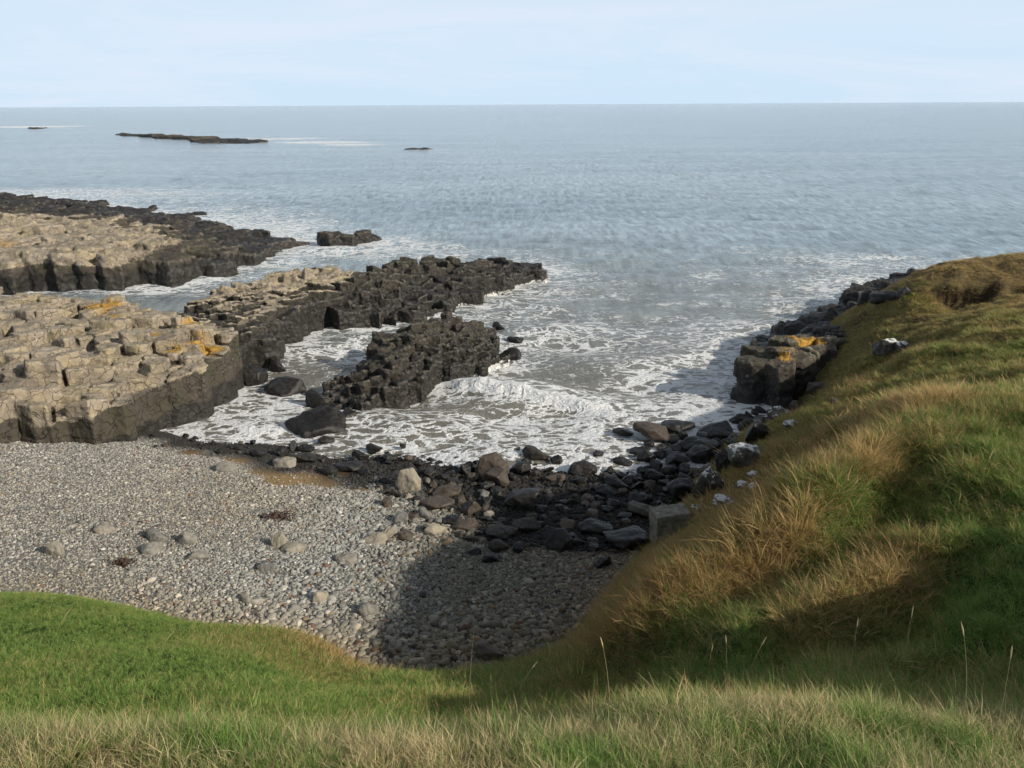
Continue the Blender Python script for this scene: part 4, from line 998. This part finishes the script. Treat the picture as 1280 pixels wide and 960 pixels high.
long_v = [tuft(500 + k, 36, .42, .40, 1.2, .028, .35, .5) for k in range(8)]
fine_v = [tuft(540 + k, 40, .42, .35, 1.2, .024, .30, .45) for k in range(10)]
turf_v = [tuft(560 + k, 40, 1.1, .4, 1.1, .085, .45, .6) for k in range(6)]
# brow in front
grass("brow_grass", "mixed green and straw coloured grass on the near brow", (-7, 8, 2.4, 7.0), 150, fine_v, lambda x, y, v: v[:, 1] * 1.0, 5)
# green turf bank
def th_turf(x, y, z): return ((x < 0.5) & (y > 6.5)).astype(float) * (1 - sst(-1.5, 0.5, x))
grass("turf_grass", "short bright green turf on the bank above the beach", (-22, 1, 6.5, 20), 180, turf_v, lambda x, y, v: np.clip(v[:, 1], .06, .2) * .78, 6, 1.0, th_turf)
# slope
def th_slope(x, y, z): return (sst(-2.0, 0.5, x) * (y > 6.3)) * np.clip(1.6 - y / 30, .45, 1) * (1 - 0.9 * sst(.4, .9, np.interp(0, [0], [0]) + 0 * x))
grass("slope_grass", "rough brown and green grass on the hillside", (-3, 34, 6.3, 50), 80, long_v, lambda x, y, v: np.clip(v[:, 1], .1, .3) * (1 + .0 * y), 7, 1.2, th_slope)
def th_gold(x, y, z):
    v = veg(x, y); return sst(.66, .92, v[:, 0]) * sst(.26, .4, v[:, 1]) * (y > 6.5)
grass("golden_grass", "long golden dead grass standing along the ridges of the slope", (-1, 22, 6.5, 34), 30, fine_v, lambda x, y, v: v[:, 1] * 1.15, 8, 1.0, th_gold)

def th_far(x, y, z): return ((y > 20) & (hill_z(x, y) > 0.8)) * 1.0
grass("hill_grass", "short cropped dry turf on the far shoulder of the hill", (6, 40, 20, 56), 42, turf_v, lambda x, y, v: np.clip(v[:, 1] * .9, .05, .2) * (1 + .9 * np.clip(n2(x, y, .8, 3, 15.0), -.6, 1)), 11, 1.3, th_far)
# single tall stalks on the brow
m_st, T = newmat("dead_stalk"); b = T.pbsdf(T.mix(T.noise(T.n('ShaderNodeNewGeometry').outputs['Position'], 30, 2), (0.34, 0.27, 0.14), (0.56, 0.47, 0.29)), 0.7); T.out(b.outputs[0])
def stalk(px, py_base, hpx, lean, label, head=True, group=None):
    p = hit(px, py_base, hill_z, t0=3); dist = np.linalg.norm(p - CAM); hh = hpx * dist / 1000 / 0.75
    rg = np.random.default_rng(int(px * 7 + py_base)); V = []; F = []; n = 7
    for k in range(n + 1):
        t = k / n; r = 0.0024 * (1 - .6 * t); c = (lean * hh * t * t, 0.05 * hh * t * t, hh * t)
        for j in range(4):
            a = j * math.pi / 2; V.append((c[0] + r * math.cos(a), c[1] + r * math.sin(a), c[2]))
    for k in range(n):
        for j in range(4): F.append((4 * k + j, 4 * k + (j + 1) % 4, 4 * k + 4 + (j + 1) % 4, 4 * k + 4 + j))
    if head:
        b0 = len(V); m = 5
        for k in range(m + 1):
            t = k / m; tt = 1 + 0.16 * t; r = 0.0065 * math.sin(math.pi * min(1, t * .9 + .08)) ; c = (lean * hh * tt * tt, 0.05 * hh * tt * tt, hh * (1 + .14 * t))
            for j in range(5):
                a = j * 1.2566; V.append((c[0] + r * math.cos(a) * rg.uniform(.7, 1.3), c[1] + r * math.sin(a) * rg.uniform(.7, 1.3), c[2]))
        for k in range(m):
            for j in range(5): F.append((b0 + 5 * k + j, b0 + 5 * k + (j + 1) % 5, b0 + 5 * k + 5 + (j + 1) % 5, b0 + 5 * k + 5 + j))
    me = mesh_from("grass_stalk", np.array(V), [np.array(F)]); o = link("grass_stalk", me, m_st); o.location = p
    tag(o, label, "grass stalk", group)
stalk(587, 905, 92, .06, "tallest bare pale stalk standing alone in the middle of the brow", False)
GS = "seeded stalks rising from the near brow"
for (px, py, hx, ln, lb) in [(58, 900, 85, .3, "thin seeded stalk at the left against the green bank"), (180, 905, 75, .35, "leaning stalk against the green bank, right of the thin seeded one"), (410, 905, 70, .35, "leaning pale stalk against the dark hollow"), (762, 905, 75, -.1, "branched stalk in the middle right of the brow"),
                             (880, 885, 55, .05, "upright stalk left of the two straight ones on the brow"), (906, 885, 62, -.05, "left one of two straight stalks close together on the brow"), (925, 888, 62, .2, "right one of two straight stalks close together on the brow"), (1058, 868, 62, .02, "upright stalk on the highest hump of the brow"),
                             (1120, 880, 78, .02, "tall stalk in front of the dark gully on the right"), (1200, 925, 90, -.12, "leaning stalk low on the right of the brow"), (1275, 955, 85, -.05, "stalk at the right edge of the brow"), (1240, 940, 80, .0, "straight stalk just in from the right edge of the brow"), (640, 905, 55, .3, "short leaning stalk next to the tallest bare one")]:
    stalk(px, py, hx, ln, lb, True, GS)
# drift weed on the beach
m_wd, T = newmat("dry_seaweed"); b = T.pbsdf(T.mix(T.noise(T.n('ShaderNodeNewGeometry').outputs['Position'], 20, 3), (0.02, 0.012, 0.007), (0.09, 0.05, 0.028)), 0.6); T.out(b.outputs[0])
def weed(px, py, wd, label):
    p = hit(px, py, beach_z); rg = np.random.default_rng(int(px)); V = []; F = []
    for k in range(70):
        c = np.array([rg.normal() * wd * .3, rg.normal() * wd * .16, 0.05 + abs(rg.normal()) * .05]); a = rg.uniform(0, 3.14); L_ = rg.uniform(.12, .35) * wd
        b0 = len(V)
        for s in range(5):
            t = s / 4 - .5; q = c + np.array([math.cos(a + t) * t * L_, math.sin(a + t) * t * L_, .05 * math.cos(3 * t)]); nx, ny = -math.sin(a) * .022, math.cos(a) * .022
            V.append((q[0] - nx, q[1] - ny, q[2])); V.append((q[0] + nx, q[1] + ny, q[2] + .015))
        for s in range(4): F.append((b0 + 2 * s, b0 + 2 * s + 1, b0 + 2 * s + 3, b0 + 2 * s + 2))
    o = link("seaweed_heap", mesh_from("seaweed_heap", np.array(V), [np.array(F)]), m_wd); o.location = p
    tag(o, label, "seaweed")
weed(345, 648, 1.1, "dark red-brown heap of dry seaweed on the mid beach cobbles")
weed(155, 706, .55, "small dark scrap of seaweed on the shingle near the turf")

# ------------------------------------------------------------------ sea
th = np.radians(np.linspace(-52, 52, 900))
rr = [14.0]
while rr[-1] < 150: rr.append(rr[-1] * 1.0048)
while rr[-1] < 60000: rr.append(rr[-1] * 1.022)
rr = np.array(rr)
TH, RR = np.meshgrid(th, rr); SX = RR * np.sin(TH); SY = RR * np.cos(TH)
x = SX.ravel(); y = SY.ravel(); r = RR.ravel()
nearm = r < 420
foam = np.zeros(len(x)); shal = np.zeros(len(x)); z = np.zeros(len(x))
xn, yn = x[nearm], y[nearm]
# waves: swell running in to the cove and crossed chop
wv = np.zeros(len(xn)); rw = np.random.default_rng(5)
for k in range(26):
    lam = rw.uniform(1.4, 9.0); a = rw.normal() * .5 - 0.12; kx, ky = math.sin(a) * 6.283 / lam, math.cos(a) * 6.283 / lam
    wv += 0.0068 * lam ** 0.8 * (1 - .35 * sst(60, 120, yn)) * np.sin(kx * xn + ky * yn + rw.uniform(0, 6.28) + 1.5 * n2(xn, yn, 0.06, 2, k))
shelter = 1 - 0.55 * sst(-10, -16, xn) * sst(60, 45, yn)
zz = wv * shelter * (0.75 + 0.45 * sst(31, 42, yn)) * (1 - .6 * sst(150, 400, np.hypot(xn, yn)))
dB = np.full(len(xn), 1e9); insd = np.zeros(len(xn), bool)
for pl in OUTLINES:
    d, _ = segdist(xn, yn, pl, True); i = inpoly(xn, yn, pl); dB = np.minimum(dB, np.where(i, 0, d))
depth = -beach_z(xn, yn); inb = (xn > -40) & (xn < 38) & (yn < 70)
f = np.zeros(len(xn))
f += 0.46 * np.exp(-dB / 0.8) + 0.12 * np.exp(-dB / 5)
f = np.where(inb & (depth < 0.8), np.maximum(f, 0.40 - 0.2 * np.clip(depth, 0, .8)), f)
FB = [  # px, py, rx, ry, weight : white water seen in the photograph
    (430, 430, 3.2, 3, .55), (400, 450, 2, 3, .4), (500, 410, 4, 2.5, .5), (590, 385, 4, 4, .38), (650, 365, 5, 5, .35), (660, 330, 5, 6, .42), (700, 345, 6, 8, .32), (680, 400, 4, 5, .34), (640, 430, 2.5, 3, .45), (640, 460, 2.2, 2.5, .38), (560, 490, 2.5, 1.5, .3),
    (330, 500, 4, 4, .42), (300, 540, 5, 2.5, .40), (350, 510, 3, 3, .36), (460, 540, 5, 3, .26), (550, 530, 5, 3, .26), (620, 545, 5, 3, .25), (700, 560, 5, 3, .33), (760, 590, 3, 2.5, .4), (800, 580, 3, 2, .36), (700, 540, 4, 2, .25),
    (870, 500, 4, 5, .38), (900, 480, 3.5, 6, .42), (920, 450, 3.5, 6, .40), (930, 420, 4, 6, .38), (960, 400, 5, 7, .36), (1000, 380, 6, 7, .34), (850, 470, 6, 6, .24), (880, 520, 3, 2.5, .45), (1060, 350, 9, 12, .34), (1120, 340, 9, 12, .34), (1050, 325, 10, 10, .22), (1100, 330, 9, 8, .25),
    (150, 362, 6, 3, .45), (220, 362, 6, 3, .40), (300, 345, 6, 5, .38), (330, 330, 6, 6, .34), (370, 320, 6, 8, .30), (250, 262, 25, 12, .36), (150, 245, 30, 10, .40), (60, 238, 30, 9, .42), (300, 278, 14, 10, .42), (330, 288, 10, 8, .40), (380, 300, 7, 6, .35), (450, 305, 8, 7, .36), (420, 315, 8, 6, .34), (480, 310, 8, 8, .25),
    (540, 325, 6, 6, .32), (600, 322, 6, 6, .36), (760, 420, 10, 12, .14), (780, 340, 14, 18, .14), (820, 420, 8, 8, .14), (720, 470, 8, 6, .18), (790, 500, 5, 4, .2)]
for (px, py, rx, ry, wt) in FB:
    p = PZ(px, py, 0); f += wt * (0.42 if py > 310 else 0.8) * np.exp(-((xn - p[0]) / rx) ** 2 - ((yn - p[1]) / ry) ** 2)
f += 0.26 * n2(xn, yn, 0.14, 4, 3.0) * sst(140, 60, yn)
far_noise = n2(xn, yn, 0.05, 3, 1.0)
f += 0.09 * sst(130, 50, np.hypot(xn - 0, yn)); f = np.where(f > .5, .5 + .35 * (f - .5), f)
# the breaking wave
bl = [PZ(530, 474, 0), PZ(590, 488, 0), PZ(640, 495, 0), PZ(690, 503, 0), PZ(735, 511, 0), PZ(800, 526, 0)]
d, t = segdist(xn, yn, bl)
bx = np.interp(t, np.linspace(0, 1, len(bl)), [p[0] for p in bl]); by = np.interp(t, np.linspace(0, 1, len(bl)), [p[1] for p in bl])
fr = by - yn + 0.25 * n2(xn, yn, .9, 3, 6.0)           # + is the shore side (front face)
en = sst(0, .25, t) * (1 - sst(.75, 1, t)) * (d < 4)
amp = 0.66 * (1 - .45 * t) * (1 + .35 * n2(xn, yn, .7, 2, 2.0))
prof = np.where(fr > 0, np.exp(-(fr / .42) ** 2), np.exp(-(fr / 1.5) ** 2))
zz += en * amp * prof
f += en * (1.25 * np.exp(-((fr - 0.15) / .36) ** 2) * (1 + .5 * n2(xn, yn, 1.6, 2, 4.0)) + 0.2 * np.exp(-((fr + 1.0) / 1.2) ** 2))
# crumpled foam tops
zz += 0.05 * np.clip(f - .5, 0, .6) * n2(xn, yn, 2.2, 3, 8.0) * 2
f = np.where(np.hypot(xn, yn) > 200, f * 0, f)
for (px, py, rx, ry, wt) in [(350, 173, 20, 16, .9), (400, 178, 22, 12, .9), (310, 171, 30, 10, .7), (440, 181, 14, 8, .8), (280, 169, 28, 10, .6)]:
    p = PZ(px, py, 0); f += wt * np.exp(-((xn - p[0]) / rx) ** 2 - ((yn - p[1]) / ry) ** 2)
z[nearm] = zz; foam[nearm] = f
for (px, py, rx, ry, wt) in [(20, 158.5, 35, 18, .85), (62, 158, 30, 16, .8), (45, 159, 20, 20, .8), (535, 187, 10, 9, .35)]:
    p = PZ(px, py, 0); foam += wt * np.exp(-((x - p[0]) / rx) ** 2 - ((y - p[1]) / ry) ** 2)
shal = np.clip(sst(110, 32, y + 0.25 * np.abs(x) + 14 * n2(x, y, 0.05, 2, 9.0)), 0, 1)
ny, nx = RR.shape; i = np.arange(nx * ny).reshape(ny, nx)
q = np.stack([i[:-1, :-1], i[:-1, 1:], i[1:, 1:], i[1:, :-1]], -1).reshape(-1, 4)
me = mesh_from("sea", np.stack([x, y, z], 1), q)
set_attr(me, 'foam', np.clip(foam, 0, 1.3)); set_attr(me, 'shallow', shal); set_attr(me, 'far', sst(45, 260, r))
tag(link("sea", me, M_SEA), kind='structure')

scene.render.engine = 'CYCLES'
scene.cycles.max_bounces = 4; scene.cycles.diffuse_bounces = 2; scene.cycles.use_adaptive_sampling = True; scene.cycles.adaptive_threshold = 0.03; scene.cycles.transparent_max_bounces = 6
scene.cycles.use_denoising = True
